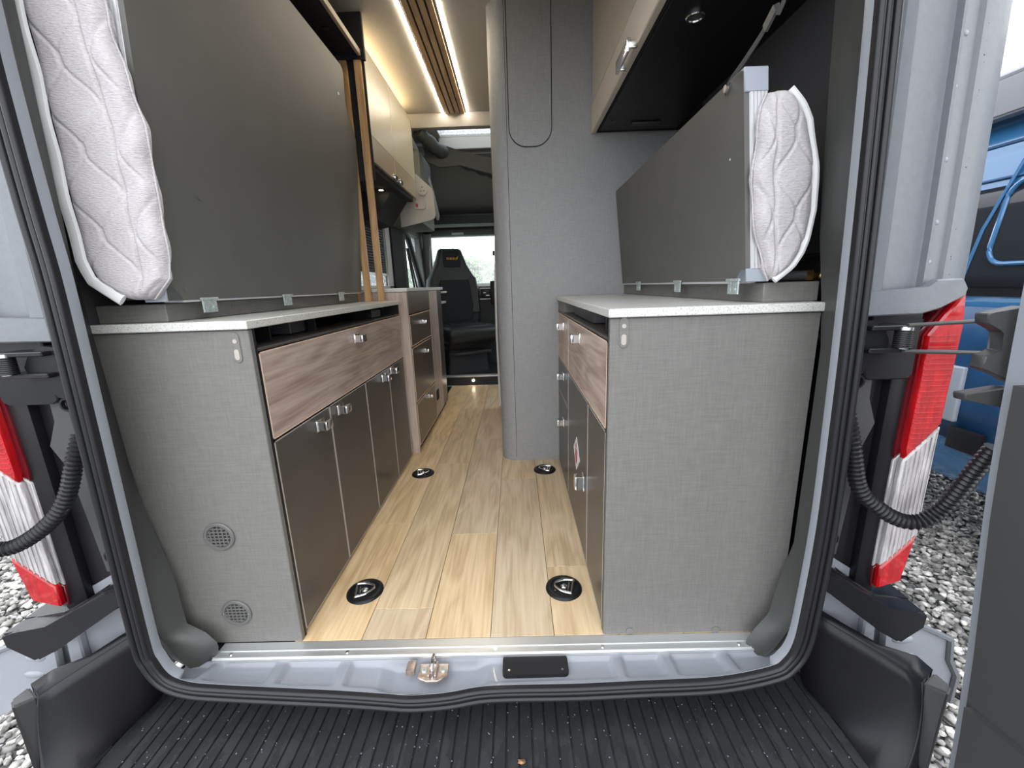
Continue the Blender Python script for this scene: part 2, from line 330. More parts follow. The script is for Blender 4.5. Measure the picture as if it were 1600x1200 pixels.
# ceiling features
bx('trim_2', CEIL, None, -1.045, .829, 3.565, 3.64, 2.20, 2.300, .01, 2, kind='structure')
gp = MB().box(-.496, -.326, 1.95, 3.564, 2.2965, 2.2998).build('trim_3', BLACKM, kind='structure')
for i in range(4):
    x = -.488 + i * .0388
    bx('slat', SLATC, gp, x, x + .0295, 1.95, 3.562, 2.288, 2.2966, .001)
for i, x in enumerate((-.5055, -.3205)):
    t = thing('led_strip', ('left' if i == 0 else 'right') + ' one of two bright warm light strips running along the ceiling slats', 'light', (x, 1.95, 2.295), 'ceiling light strips')
    bx('diffuser', LED, t, x - .0055, x + .0055, 1.95, 3.56, 2.2935, 2.2975, 0)
    bx('housing', ALU, t, x - .0075, x + .0075, 1.95, 3.562, 2.2975, 2.2999, 0)

# ================================================================ CABINETS
def handle_on(parent, x, y, z, d, vertical=False, k=1.):
    """chrome push latch; d = +1 sticks out towards +x"""
    b = MB()
    L_, H_ = (.034, .05) if vertical else (.046 * k, .030 * k)
    d = d * (.75 if k < 1 else 1)
    b.box(min(x, x + d * .006), max(x, x + d * .006), y - L_ / 2 - .004, y + L_ / 2 + .004, z - H_ / 2 - .004, z + H_ / 2 + .004, .003, 2)
    b.cyl((x, y, z), 0, .008, d * .03, 12)
    b.box(min(x + d * .022, x + d * .036), max(x + d * .022, x + d * .036), y - L_ / 2, y + L_ / 2, z - H_ / 2, z + H_ / 2, .004, 2)
    b.box(min(x + d * .004, x + d * .030), max(x + d * .004, x + d * .030), y - L_ / 2, y - L_ / 2 + .005, z - H_ / 2, z + H_ / 2, .001)
    return b.build('handle', CHROME, parent)
def front(name, parent, m, xf, d, y0, y1, z0, z1, hand=None, em=EDGE, th=.018, e=.003, hk=1.):
    """a door or drawer front on the plane x=xf facing d; pale edge band behind a slightly smaller face"""
    g = .0022
    xa, xb = sorted((xf, xf - d * th))
    o = MB().box(xa, xb, y0 + g, y1 - g, z0 + g, z1 - g, .0015).build(name, m, parent)
    # edge band as a thin frame proud of nothing, showing round the face
    b = MB(); x0, x1 = sorted((xf + d * .0006, xf - d * .006))
    for q in ((y0 + g, y0 + g + e, z0 + g, z1 - g), (y1 - g - e, y1 - g, z0 + g, z1 - g), (y0 + g, y1 - g, z0 + g, z0 + g + e), (y0 + g, y1 - g, z1 - g - e, z1 - g)):
        b.box(x0, x1, *q)
    b.build('edge_band', em, o)
    if hand:
        for (hy, hz, v) in hand: handle_on(o, xf, hy, hz, d, v, hk)
    return o

# left rear cabinet
LX = -.655
lc = thing('cabinet', 'long dark grey rear cabinet on the left with a wide wood-look drawer above four doors', 'cabinet', (-.85, 1.7, 0))
bx('end_panel', LINEN, lc, -1.044, LX, 1.017, 1.035, 0.0, .915, .002)
b = MB()
b.box(-1.04, LX - .02, 1.036, 2.385, 0.003, .02); b.box(-1.04, LX - .02, 1.036, 2.385, .845, .86); b.box(-1.04, -1.02, 1.036, 2.385, .02, .915); b.box(-1.04, LX - .004, 2.368, 2.385, .02, .915)
b.build('carcass', BLACKM, lc)
bx('edge_post', BLACKP, lc, LX - .018, LX, 1.035, 1.043, .0, .915, 0)
bx('shelf_lip', DOOR, lc, LX - .12, LX - .001, 1.043, 2.368, .858, .8655, .001)
for y, w in ((1.19, .006), (1.47, .006), (2.02, .006), (2.24, .006)): bx('recess_divider', BLACKP, lc, LX - .14, LX - .05, y, y + w, .8655, .915, 0)
bx('control_box', BLACKP, lc, LX - .16, LX - .04, 2.03, 2.17, .868, .905, .003)
bx('socket_strip', SATIN, lc, LX - .16, LX - .08, 1.36, 1.46, .868, .91, .003)
front('drawer', lc, ELMH, LX, 1, 1.044, 2.372, .617, .857, [(1.70, .81, False)], EDGEL)
ds = [1.044, 1.385, 1.744, 2.08, 2.372]
hs = [(1.30, .575), (1.465, .580), (1.985, .582), (2.125, .590)]
for i in range(4): front('door', lc, DOOR, LX, 1, ds[i], ds[i + 1], .012, .615, [(hs[i][0], hs[i][1], False)])
for cx, cz in ((-.833, .353), (-.830, .105)):
    fo = MB().ring((cx, 1.0165, cz), 1, .0425, .031, -.006).build('vent_grille', GRILLE, lc)
    b = MB(); b.cyl((cx, 1.0165, cz), 1, .0315, -.001, 24); b.build('vent_backing', BLACKM, fo)
    b = MB()
    for k in range(-2, 4):
        z = cz + (k - .5) * .0096; h = math.sqrt(max(0, .031 ** 2 - (z - cz) ** 2)); b.box(cx - h, cx + h, 1.0115, 1.0155, z - .0017, z + .0017)
    for k in range(-2, 3):
        x = cx + k * .0115; h = math.sqrt(max(0, .031 ** 2 - (x - cx) ** 2)); b.box(x - .0016, x + .0016, 1.0122, 1.0155, cz - h, cz + h)
    b.build('vent_bars', GRILLE, fo)
    for q in (-.037, .037): MB().sphere((cx + q, 1.011, cz - .001), .0026, 1).build('screw', CHROME, fo)
def key_plate(parent, cx, cz):
    o = MB().prism(rrect(cx - .011, cx + .011, cz - .037, cz + .037, .0105, 6), 1, 1.0145, 1.0172).build('slide_cover', LINEN, parent, bevel=.0008)
    MB().prism(rrect(cx - .006, cx + .006, cz - .030, cz - .004, .0055, 5), 1, 1.0135, 1.0150).build('slide_recess', EDGE, o)
    MB().cyl((cx, 1.0145, cz + .016), 1, .0055, -.001, 12).build('slide_button', EDGE, o)
key_plate(lc, -.690, .872)
wt = MB().box(-1.044, LX + .006, 1.007, 2.385, .917, .938, .002, 1).build('worktop', QUARTZ)
tag(wt, 'long white speckled worktop on the left rear cabinet', 'worktop')

# right rear cabinet
RX = .229
rc = thing('cabinet', 'dark grey right rear cabinet with wood-look drawer and white warning sticker', 'cabinet', (.48, 1.65, 0))
bx('end_panel', LINEN, rc, RX, .735, 1.017, 1.035, 0.0, .915, .002)
b = MB(); b.box(RX + .02, .82, 1.036, 2.28, .003, .02); b.box(RX + .02, .82, 1.036, 2.28, .845, .86); b.box(.80, .82, 1.036, 2.28, .02, .915); b.box(RX + .004, .82, 2.262, 2.28, .02, .915)
b.build('carcass', BLACKM, rc)
bx('edge_post', BLACKP, rc, RX, RX + .018, 1.035, 1.043, 0, .915, 0)
bx('shelf_lip', DOOR, rc, RX + .001, RX + .12, 1.043, 2.262, .858, .8655, .001)
bx('control_box', SATIN, rc, RX + .03, RX + .16, 1.40, 1.85, .868, .908, .004, 2)
bx('recess_divider', BLACKP, rc, RX + .012, RX + .03, 1.11, 1.125, .8655, .915, 0)
bx('end_block', LINEN, rc, RX + .002, RX + .10, 2.03, 2.26, .8655, .915, .002)
front('drawer', rc, ELMH, RX, -1, 1.044, 1.83, .62, .857, [(1.50, .808, False)], EDGEL)
front('small_drawer', rc, ELMH, RX, -1, 1.83, 2.262, .62, .857, [(2.0, .803, False)], EDGEL)
front('small_drawer', rc, DOOR, RX, -1, 1.83, 2.262, .445, .618, [(2.0, .56, False)])
front('small_drawer', rc, DOOR, RX, -1, 1.83, 2.262, .012, .443, [(2.0, .325, False)])
dstk = front('door', rc, DOOR, RX, -1, 1.315, 1.83, .012, .618, [(1.38, .305, True)])
front('door', rc, DOOR, RX, -1, 1.044, 1.315, .012, .618)
st = MB().prism([(1.56, .408), (1.48, .338), (1.56, .268), (1.64, .338)], 0, RX - .0022, RX - .0004).build('warning_sticker', WHITEP, dstk)
key_plate(rc, .262, .880)
b = MB(); b.prism([(1.56, .385), (1.545, .365), (1.575, .365)], 0, RX - .003, RX - .0021); b.prism([(1.575, .358), (1.545, .358), (1.538, .325), (1.552, .298), (1.568, .298), (1.582, .325)], 0, RX - .003, RX - .0021)
b.build('warning_print', REDS, rc)
MB().cyl((.305, 1.0165, .012), 1, .011, -.002, 18).build('screw_cap', LINEN, rc)
MB().cyl((.553, 1.0165, .010), 1, .011, -.002, 18).build('screw_cap', LINEN, rc)
wt = MB().box(RX - .006, .748, 1.007, 2.281, .917, .938, .002, 1).build('worktop', QUARTZ)
tag(wt, 'short white speckled worktop on the right rear cabinet', 'worktop')

# boxes standing on the worktops that carry the folded beds
def bed_box(side, poly, z1, label):
    o = thing('bed_support_box', label, 'box', (sum(p[0] for p in poly) / len(poly), 1.6, .938))
    MB().prism(poly, 2, .9385, z1).build('box_body', LINEN, o, bevel=.002)
    xi = poly[0][0]
    for y in (1.30, 1.62, 1.95):
        f = (y - poly[0][1]) / (poly[3][1] - poly[0][1]); x = poly[0][0] + (poly[3][0] - poly[0][0]) * f
        MB().cyl((x + side * .0012, y, .962), 0, .010, side * -.0012 - side * .001, 14).build('screw_cap', LINEN, o)
    return o
bed_box(-1, [(-.868, 1.045), (-1.043, 1.045), (-1.043, 2.33), (-.862, 2.33)][::1], .983, 'low dark grey box on the left worktop carrying the tall bed board')
bed_box(1, [(.618, 1.065), (.755, 1.065), (.80, 2.279), (.582, 2.279)], .987, 'low dark grey box on the right worktop carrying the short bed board')

# ---------------------------------------------------------------- folded bed boards
def tilted(y, z, x0, s, z0=.99, off=0.): return (x0 + s * (z - z0) + off, y, z)
def slab(b, pts, x0, s, t, z0=.99):
    A = b.verts([tilted(y, z, x0, s, z0) for y, z in pts]); B = b.verts([tilted(y, z, x0 + t, s, z0) for y, z in pts]); n = len(pts)
    b.face(A); b.face(B[::-1])
    for i in range(n): b.face([A[i], B[i], B[(i + 1) % n], A[(i + 1) % n]])
    return b
def hinge_plate(parent, x, y, side, z1=.992):
    b = MB(); w = .026
    b.box(min(x, x - side * .004), max(x, x - side * .004), y - w, y + w, z1 - .036, z1, .0008)
    for dy in (-.013, .013):
        b.cyl((x - side * .004, y + dy, z1 - .024), 0, .0045, -side * .0015, 10)
    b.tube([(x - side * .004, y - w * 1.2, z1), (x - side * .004, y + w * 1.2, z1)], .0035, 8)
    return b.build('hinge', GALV, parent)
# left board
far = [(2.31, .99), (2.325, 1.69), (2.322, 1.735), (2.305, 1.765), (2.27, 1.785), (2.235, 1.81), (2.212, 1.85), (2.20, 1.90), (2.195, 1.972), (2.185, 1.99), (2.165, 1.998)]
lb = thing('bed_board', 'tall dark bed board folded up on the left with a curved far corner', 'bed board', (-.85, 1.65, .985))
pts = [(1.012, .99)] + far + [(1.012, 1.998)]
slab(MB(), pts, -.830, .07, -.012).build('panel', BOARD, lb)
def edge_frame(parent, x0, s, side, y0, z0, z1, t=.044, grooves=5):
    """extruded aluminium edge seen end-on: grooved strip running up the near edge"""
    b = MB(); n = grooves; w = t / n
    for k in range(n):
        xa = x0 + side * (k * w + .0012); xb = x0 + side * ((k + 1) * w - .0012)
        v = []
        for z in (z0, z1):
            for (x, y) in ((xa, y0), (xb, y0), (xb, y0 + .012), (xa, y0 + .012)): v.append((x + s * (z - .99), y, z))
        V = b.verts(v)
        for q in ((0, 1, 2, 3), (4, 5, 6, 7), (0, 1, 5, 4), (1, 2, 6, 5), (2, 3, 7, 6), (3, 0, 4, 7)): b.face([V[i] for i in q])
    v = []
    for z in (z0, z1):
        for (x, y) in ((x0, y0 + .003), (x0 + side * t, y0 + .003), (x0 + side * t, y0 + .03), (x0, y0 + .03)): v.append((x + s * (z - .99), y, z))
    V = b.verts(v)
    for q in ((0, 1, 2, 3), (4, 5, 6, 7), (0, 1, 5, 4), (1, 2, 6, 5), (2, 3, 7, 6), (3, 0, 4, 7)): b.face([V[i] for i in q])
    return b.build('edge_frame', ALU, parent)
edge_frame(lb, -.842, .07, -1, 1.008, 1.03, 1.96, .040)
slab(MB(), [(1.008, .988), (1.06, .988), (1.06, 1.0), (1.03, 1.03), (1.008, 1.03)], -.830, .07, -.054).build('corner_cap', PGREY, lb, bevel=.002, label='grey plastic corner cap')
slab(MB(), [(1.008, 1.96), (1.06, 1.99), (1.06, 2.0), (1.008, 2.0)], -.830, .07, -.054).build('corner_cap', PGREY, lb, bevel=.002)
slab(MB(), [(1.06, .985), (2.305, .985), (2.305, .99), (1.06, .99)], -.829, .07, -.05).build('bottom_rail', ALU, lb)
slab(MB(), [(1.03, 1.0), (2.29, 1.0), (2.29, 1.70), (2.18, 1.78), (2.16, 1.98), (1.03, 1.98)], -.843, .07, -.038).build('frame_core', BLACKM, lb)
for y in (1.14, 1.537, 2.02): hinge_plate(lb, -.826, y, -1)
MB().cyl((-.829, 1.075, 1.018), 0, .010, .0016, 16).build('screw_cap', BOARD, lb); MB().cyl((-.829 + .07 * .25, 1.16, 1.25), 0, .008, .0016, 16).build('screw_cap', BOARD, lb)
MB().cyl((-.830 + .07 * .87, 2.12, 1.865), 0, .006, .004, 10).build('magnet', WHITEP, lb)
# right board (leans to the aisle)
rb = thing('bed_board', 'shorter dark bed board folded up on the right with pale aluminium edge and strap', 'bed board', (.58, 1.65, .985))
S2 = -.106
slab(MB(), [(1.064, .992), (2.268, .992), (2.268, 1.43), (2.255, 1.444), (1.075, 1.453), (1.064, 1.447)], .571, S2, .012).build('panel', BOARD, rb)
edge_frame(rb, .583, S2, 1, 1.060, 1.022, 1.405, .040, 5)
slab(MB(), [(1.060, .990), (1.11, .990), (1.11, 1.0), (1.085, 1.022), (1.060, 1.022)], .571, S2, .054).build('corner_cap', PGREY, rb, bevel=.002, label='grey plastic corner cap')
slab(MB(), [(1.060, 1.405), (1.085, 1.405), (1.11, 1.44), (1.11, 1.455), (1.060, 1.455)], .571, S2, .054).build('corner_cap', PGREY, rb, bevel=.002, label='grey plastic corner cap')
slab(MB(), [(1.11, .986), (2.26, .986), (2.26, .992), (1.11, .992)], .571, S2, .05).build('bottom_rail', ALU, rb)
slab(MB(), [(1.08, 1.0), (2.25, 1.0), (2.25, 1.43), (1.08, 1.43)], .584, S2, .038).build('frame_core', BLACKM, rb)
for y in (1.112, 1.492, 1.96): hinge_plate(rb, .568, y, 1, .996)
b = MB(); b.cyl((.571 + .003, 1.115, 1.028), 0, .009, -.006, 16); b.build('screw_cap', BOARD, rb)
MB().cyl((.571 - .106 * .27, 1.13, 1.285), 0, .003, -.003, 8).build('magnet', WHITEP, rb)
sk = (.571 - .106 * .45, 1.125, 1.437)
b = MB(); b.sweep(smooth_path([(0.525, 1.15, 1.434), (0.523, 1.13, 1.451), (0.528, 1.07, 1.473), (0.538, 1.02, 1.504), (0.54, 0.99, 1.525), (0.546, 0.96, 1.554), (.64, .95, 2.06)], 5), [(-.007, -.001), (.007, -.001), (.007, .001), (-.007, .001)], up=(1, 0, 0))
sto = b.build('strap', LINEN_D, rb); MB().cyl((sk[0] - .006, sk[1], sk[2]), 0, .0085, -.006, 14).build('strap_stud', CHROME, sto)
MB().sweep([(0.538, 1.02, 1.504), (0.54, 0.99, 1.525)], [(-.010, -.003), (.010, -.003), (.010, .003), (-.010, .003)], up=(1, 0, 0)).build('strap_buckle', TRIMG, sto)

# ---------------------------------------------------------------- mattresses (short end faces the camera)
TL = [(0.995, -0.8488, -0.9189), (1.04, -0.7984, -0.9757), (1.085, -0.7934, -0.9896), (1.131, -0.79, -0.9915), (1.176, -0.7885, -0.9913), (1.221, -0.7879, -0.9911), (1.266, -0.7859, -0.9909), (1.312, -0.7836, -0.9901), (1.357, -0.7838, -0.9886), (1.402, -0.7905, -0.9872), (1.447, -0.798, -0.9858), (1.492, -0.8052, -0.986), (1.538, -0.8102, -0.9863), (1.583, -0.8151, -0.9866), (2.02, -0.8, -0.985)]
TR = [(0.992, 0.6209, 0.6319), (1.024, 0.6014, 0.6702), (1.055, 0.5917, 0.6867), (1.086, 0.5822, 0.6963), (1.118, 0.5729, 0.7012), (1.149, 0.5639, 0.705), (1.18, 0.5606, 0.702), (1.212, 0.5573, 0.6989), (1.243, 0.5558, 0.696), (1.274, 0.5569, 0.689), (1.306, 0.5581, 0.6797), (1.337, 0.5598, 0.6707), (1.369, 0.5621, 0.6509), (1.4, 0.57, 0.6216)]
def mattress(label, tab, y0, y1, dirx, hem_gap):
    """tab: rows (z, inner x, outer x) of the short end"""
    zs = [t[0] for t in tab]; z0, z1 = zs[0], zs[-1]; h = z1 - z0
    o = thing('mattress', label, 'mattress', (tab[0][1], (y0 + y1) / 2, z0))
    def lim(z): return float(np.interp(z, zs, [t[1] for t in tab])), float(np.interp(z, zs, [t[2] for t in tab]))
    def wav(a, zz, ph):
        u = ((zz + ph) % .17) / .17; tri = abs(u * 2 - 1); tri = tri * tri * (3 - 2 * tri)
        return a - (.50 + .34 * (tri - .5)), a - (.95 - .30 * tri), a - (.02 + .24 * tri)
    SE = .30
    def face(u, v):
        z = z0 + v * h; xi, xo = lim(z); w = abs(xo - xi)
        xi += dirx * .003 * math.sin(z * 55) * (1 - u)
        xo2 = xo - dirx * (.014 if dirx < 0 else .004); x = xi + (xo2 - xi) * u
        e = min(u, 1 - u) * w; ev = min(v, 1 - v) * h
        q = max(0, 1 - e / .030); qv = max(0, 1 - ev / .022)
        y = y0 + .030 * (1 - math.sqrt(max(0, 1 - q * q))) + .02 * (1 - math.sqrt(max(0, 1 - qv * qv)))
        for k, dd in enumerate(wav(u, z, .05)):
            if (k < 2 and u < SE) or (k == 2 and u > SE): continue
            y += .0040 * math.exp(-(dd * w / .0036) ** 2)
        y += .0055 * math.exp(-((u - SE) * w / .0035) ** 2)
        y += .0015 * math.sin(z * 70 + u * 9) * (1 - u) + .0015 * math.sin(z * 38 - u * 5)
        return (x, y, z)
    MB().grid(face, 64, int(h / .004)).build('quilted_end', MATT, o, smooth=80)
    def side(which):
        def fn(u, v):
            z = z0 + v * h; x = lim(z)[which]
            if which == 0 and u > 0: x = (min(x, -.893 + .07 * (z - .99)) if dirx < 0 else max(x, .634 - .106 * (z - .99)))
            return (x + dirx * (which * 2 - 1) * .003 * math.sin(u * 20 + z * 15) * min(1, u * 6), y0 + .028 + u * (y1 - y0 - .03), z)
        return fn
    b = MB(); b.grid(side(0), 14, 30); b.grid(side(1), 14, 30)
    for zz in (z0, z1):
        xi, xo = lim(zz); xi = (min(xi, -.893 + .07 * (zz - .99)) if dirx < 0 else max(xi, .634 - .106 * (zz - .99))); b.grid(lambda u, v: (xi + (xo - xi) * v, y0 + .02 + u * (y1 - y0 - .02), zz), 8, 3)
    b.build('quilted_cover', MATT, o, smooth=60)
    zz = np.linspace(z0, z1, 46)
    MB().sweep([(lim(z)[1] - dirx * (.010 if dirx < 0 else .005), y0 + (.006 if dirx < 0 else .012) + .002 * math.sin(z * 40), z) for z in zz], [((.014 if dirx < 0 else .008) * math.cos(k * PI / 4), .0065 * math.sin(k * PI / 4)) for k in range(8)], up=(0, 1, 0)).build('outer_piping', PIPE, o, label='white piping down the outer edge')
    MB().sweep([(lim(z)[0] - dirx * .001 + .003 * math.sin(z * 55) * dirx, y0 + .022 + .003 * math.sin(z * 60), z) for z in zz], [(.0022 * math.cos(k * PI / 3), .0022 * math.sin(k * PI / 3)) for k in range(6)], up=(0, 1, 0)).build('inner_piping', MATT, o)
    return o
mattress('tall quilted grey mattress strapped behind the left bed board', TL, .972, 2.1, -1, 0)
mattress('short quilted grey mattress standing on end behind the right bed board', TR, 1.028, 2.2, 1, 0)
b = MB()
b.sweep(smooth_path([(-.845, .995, 1.060), (-.862, .985, 1.058), (-.88, .985, 1.052), (-.89, .985, 1.035), (-.885, .985, 1.02)], 5), [(.004 * math.cos(k * PI / 3), .006 * math.sin(k * PI / 3)) for k in range(6)], up=(0, 1, 0))
tag(b.build('loose_hem', PIPE), 'rolled white hem of fabric at the foot of the tall left mattress', 'fabric hem')

# gas pipe with brass valve on the right box
gpv = thing('gas_valve', 'small grey pipe with a brass valve lying on the right support box', 'valve', (.72, 1.09, .987))
MB().tube([(.60, 1.10, 1.002), (.735, 1.085, 1.002)], .012, 14).build('pipe', SATIN, gpv)
b = MB(); b.tube([(.728, 1.0855, 1.002), (.745, 1.083, 1.002)], .0135, 6); b.tube([(.745, 1.083, 1.002), (.768, 1.080, 1.001)], .008, 12); b.sphere((.766, 1.078, 1.0), .011, 2); b.tube([(.768, 1.08, 1.0), (.770, 1.072, .990)], .005, 8)
b.build('brass_fitting', BRASS, gpv)

# ---------------------------------------------------------------- slatted screen at the end of the left worktop
sc = thing('slatted_screen', 'narrow screen of upright honey oak slats standing at the end of the left worktop', 'screen', (-.81, 2.36, .938))
bx('backing_panel', BLACKM, sc, -1.0, -.712, 2.366, 2.376, 1.56, 2.299, .001)
bx('top_bracket', BLACKM, sc, -.86, -.70, 2.345, 2.366, 2.10, 2.299, .001)
for x in (-.7405, -.812, -.884): bx('slat', SLAT, sc, x - .0175, x + .0175, 2.348, 2.366, .939, 2.115, .001)

# ---------------------------------------------------------------- overhead lockers
ol = thing('overhead_shelf', 'dark rear overhead shelf with pale front edge high on the left', 'shelf', (-.88, 1.7, 2.12))
bx('shelf_board', BLACKM, ol, -1.044, -.734, 1.02, 2.344, 2.12, 2.138, .002)
bx('front_edge', TAUPE, ol, -.734, -.718, 1.02, 2.344, 2.114, 2.142, .002)
MB().cyl((-.79, 2.12, 2.12), 2, .013, -.006, 18).build('reading_spot', BLACKP, ol)
orr = thing('overhead_locker', 'deep cream fronted overhead locker with chrome latch on the right above the bed board', 'locker', (.6, 1.7, 1.716))
bx('locker_base', BLACKM, orr, .424, .826, 1.06, 2.279, 1.716, 1.74, .003)
bx('base_panel', BLACKP, orr, .432, .80, 1.10, 2.24, 1.712, 1.7155, .003)
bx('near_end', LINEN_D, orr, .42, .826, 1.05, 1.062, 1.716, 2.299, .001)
f = bx('upper_front', CREAM, orr, .400, .421, 1.05, 2.278, 1.842, 2.299, .002)
f2 = bx('lower_front', TAUPE, orr, .398, .421, 1.05, 2.278, 1.712, 1.838, .003)
f2.data.materials[0] = mat('pale_taupe_front', (.55, .49, .41), .35)
b = MB()
for y in (1.49, 1.63): b.box(.372, .400, y - .006, y + .006, 1.700, 1.722, .003, 2)
b.box(.366, .376, 1.485, 1.635, 1.690, 1.728, .003, 2)
b.build('latch', CHROME, orr)
MB().ring((.524, 1.364, 1.7118), 2, .026, .017, -.006).build('spot_ring', CHROME, orr); MB().cyl((.524, 1.364, 1.7118), 2, .017, -.003, 20).build('spot_lens', SATIN, orr)
bx('under_catch', SATIN, orr, .56, .69, 2.135, 2.165, 1.702, 1.712, .004, 2)
MB().cyl((.47, 2.12, 1.7118), 2, .009, -.005, 14).build('screw_cap', SATIN, orr)

og = thing('overhead_locker', 'glossy cream two door overhead locker above the kitchen, lit warmly from behind', 'locker', (-.9, 2.95, 1.675))
bx('locker_body', OFFW, og, -1.044, -.757, 2.43, 3.455, 1.70, 2.205, .002)
bx('underside', BLACKM, og, -1.044, -.75, 2.43, 3.40, 1.640, 1.70, .01, 2)
MB().prism([(-1.044, 1.45), (-.93, 1.47), (-.80, 1.64), (-1.044, 1.64)], 1, 3.0, 3.40).build('corner_shelf', BLACKM, og)
for y0, y1 in ((2.43, 2.878), (2.884, 3.455)):
    d_ = bx('door', CREAM, og, -.755, -.735, y0, y1, 1.80, 2.22, .002)
    bx('door_rail', TAUPE, d_, -.755, -.735, y0, y1, 1.672, 1.799, .002)
    bx('side_edge', WHITEP, d_, -.7545, -.7355, y0 - .001, y0 + .004, 1.674, 2.218, 0)
    hy = y1 - .06 if y0 < 2.5 else y0 + .06
    b = MB(); b.box(-.737, -.712, hy - .035, hy + .035, 1.665, 1.688, .004, 2); b.build('handle', CHROME, d_)
for y in (2.615, 2.95):
    MB().cyl((-.857, y, 1.6398), 2, .022, -.004, 20).build('spot_ring', BLACKP, og); MB().cyl((-.857, y, 1.6355), 2, .013, -.002, 16).build('spot_lens', SPOT, og)
t = thing('cove_light', 'hidden warm light strip lying on top of the kitchen locker', 'light', (-.84, 2.9, 2.206))
bx('led_tape', LEDC, t, -.86, -.80, 2.46, 3.42, 2.2062, 2.209, 0)

# ---------------------------------------------------------------- kitchen unit
KX = -.618
ku = thing('kitchen_unit', 'kitchen unit with a light wood end panel, three bronze drawers and a wood-look column', 'cabinet', (-.83, 2.95, 0))
bx('end_panel', ELMV, ku, -1.044, KX, 2.426, 2.448, 0.0, .984, .002)
b = MB(); b.box(-1.04, KX - .03, 2.449, 3.56, .05, .98); b.build('carcass', BLACKM, ku)
bx('plinth', BLACKM, ku, -.80, KX - .02, 2.449, 3.56, .0, .05, 0)
bx('fixed_front', DOORB, ku, KX - .019, KX - .001, 2.449, 3.05, .856, .984, .001)
for z0, z1, hz in ((.662, .852, .785), (.318, .658, .59), (.04, .314, .272)): front('drawer', ku, DOORB, KX, 1, 2.449, 3.05, z0, z1, [(2.80, hz, False)], EDGEL, e=.006, hk=.72)
bx('column_front', ELMV, ku, KX - .019, KX, 3.054, 3.36, .04, .984, .0015)
MB().prism(rrect(3.06, 3.16, .16, .24, .02), 0, KX, KX + .002).build('vent_slot', BLACKM, ku)
bx('tall_door', DOOR, ku, KX - .019, KX - .001, 3.362, 3.56, .04, .984, .001)
kt = thing('worktop', 'white kitchen worktop with two thin pale flaps at its far end', 'worktop', (-.83, 3.0, .985))
bx('top', QUARTZ, kt, -1.044, KX + .008, 2.415, 3.62, .985, 1.006, .002)
bx('folding_flap', QUARTZ, kt, -.84, KX + .012, 3.63, 3.80, .955, .97, .002); bx('folding_flap', QUARTZ, kt, -.84, KX + .0, 3.60, 3.80, .868, .885, .002)
bx('flap_bracket', BLACKP, kt, -.85, -.80, 3.60, 3.80, .60, .984, .002)
# window over the kitchen
wn = MB().box(-1.048, -1.03, 2.50, 3.66, 1.555, 1.60, .004).box(-1.048, -1.03, 2.50, 3.66, .985 + .025, 1.03, .004).box(-1.048, -1.03, 2.50, 2.60, .99, 1.60, .004).box(-1.048, -1.03, 3.54, 3.66, .99, 1.60, .004).build('window_1', OFFW, kind='structure')
for k in range(22):
    z = 1.13 + k * .0195
    if z < 1.55: MB().prism([(-1.060, z), (-1.050, z + .0095), (-1.060, z + .019)], 1, 2.60, 3.54).build('blind_pleat', BLIND, wn)
bx('pane', GLASS, wn, -1.085, -1.080, 2.56, 3.62, .985, 1.55, 0)
bx('blind_rail', ALU, wn, -1.065, -1.048, 2.60, 3.54, 1.112, 1.128, .002)

# socket and switch board
cp = thing('switch_board', 'pale hanging board with a round socket and a red rocker switch near the kitchen', 'panel', (-.74, 3.5, 1.48))
poly = [(-.885, 1.475), (-.885, 1.66), (-.80, 1.87), (-.735, 1.86), (-.622, 1.755), (-.612, 1.73), (-.606, 1.56), (-.614, 1.538), (-.635, 1.525)]
MB().prism(poly, 1, 3.50, 3.512).build('board', OFFW, cp, bevel=.002)
MB().cyl((-.693, 3.4995, 1.738), 1, .036, -.014, 28, .034).build('round_socket', OFFW, cp)
b = MB(); b.cyl((-.693, 3.485, 1.762), 1, .004, -.001, 8); b.cyl((-.705, 3.485, 1.735), 1, .004, -.001, 8); b.cyl((-.680, 3.485, 1.735), 1, .004, -.001, 8); b.build('socket_hole', BLACKP, cp)
MB().prism(rrect(-.775, -.675, 1.605, 1.662, .02), 1, 3.49, 3.4995).build('switch_plate', OFFW, cp, bevel=.002)
bx('rocker_switch', REDS, cp, -.755, -.735, 3.485, 3.4905, 1.622, 1.646, .002)
# dark shelf column between window and cab
bx('wall_left', BLACKM, None, -1.044, -1.02, 3.68, 4.05, .10, 2.2, .004, kind='structure')

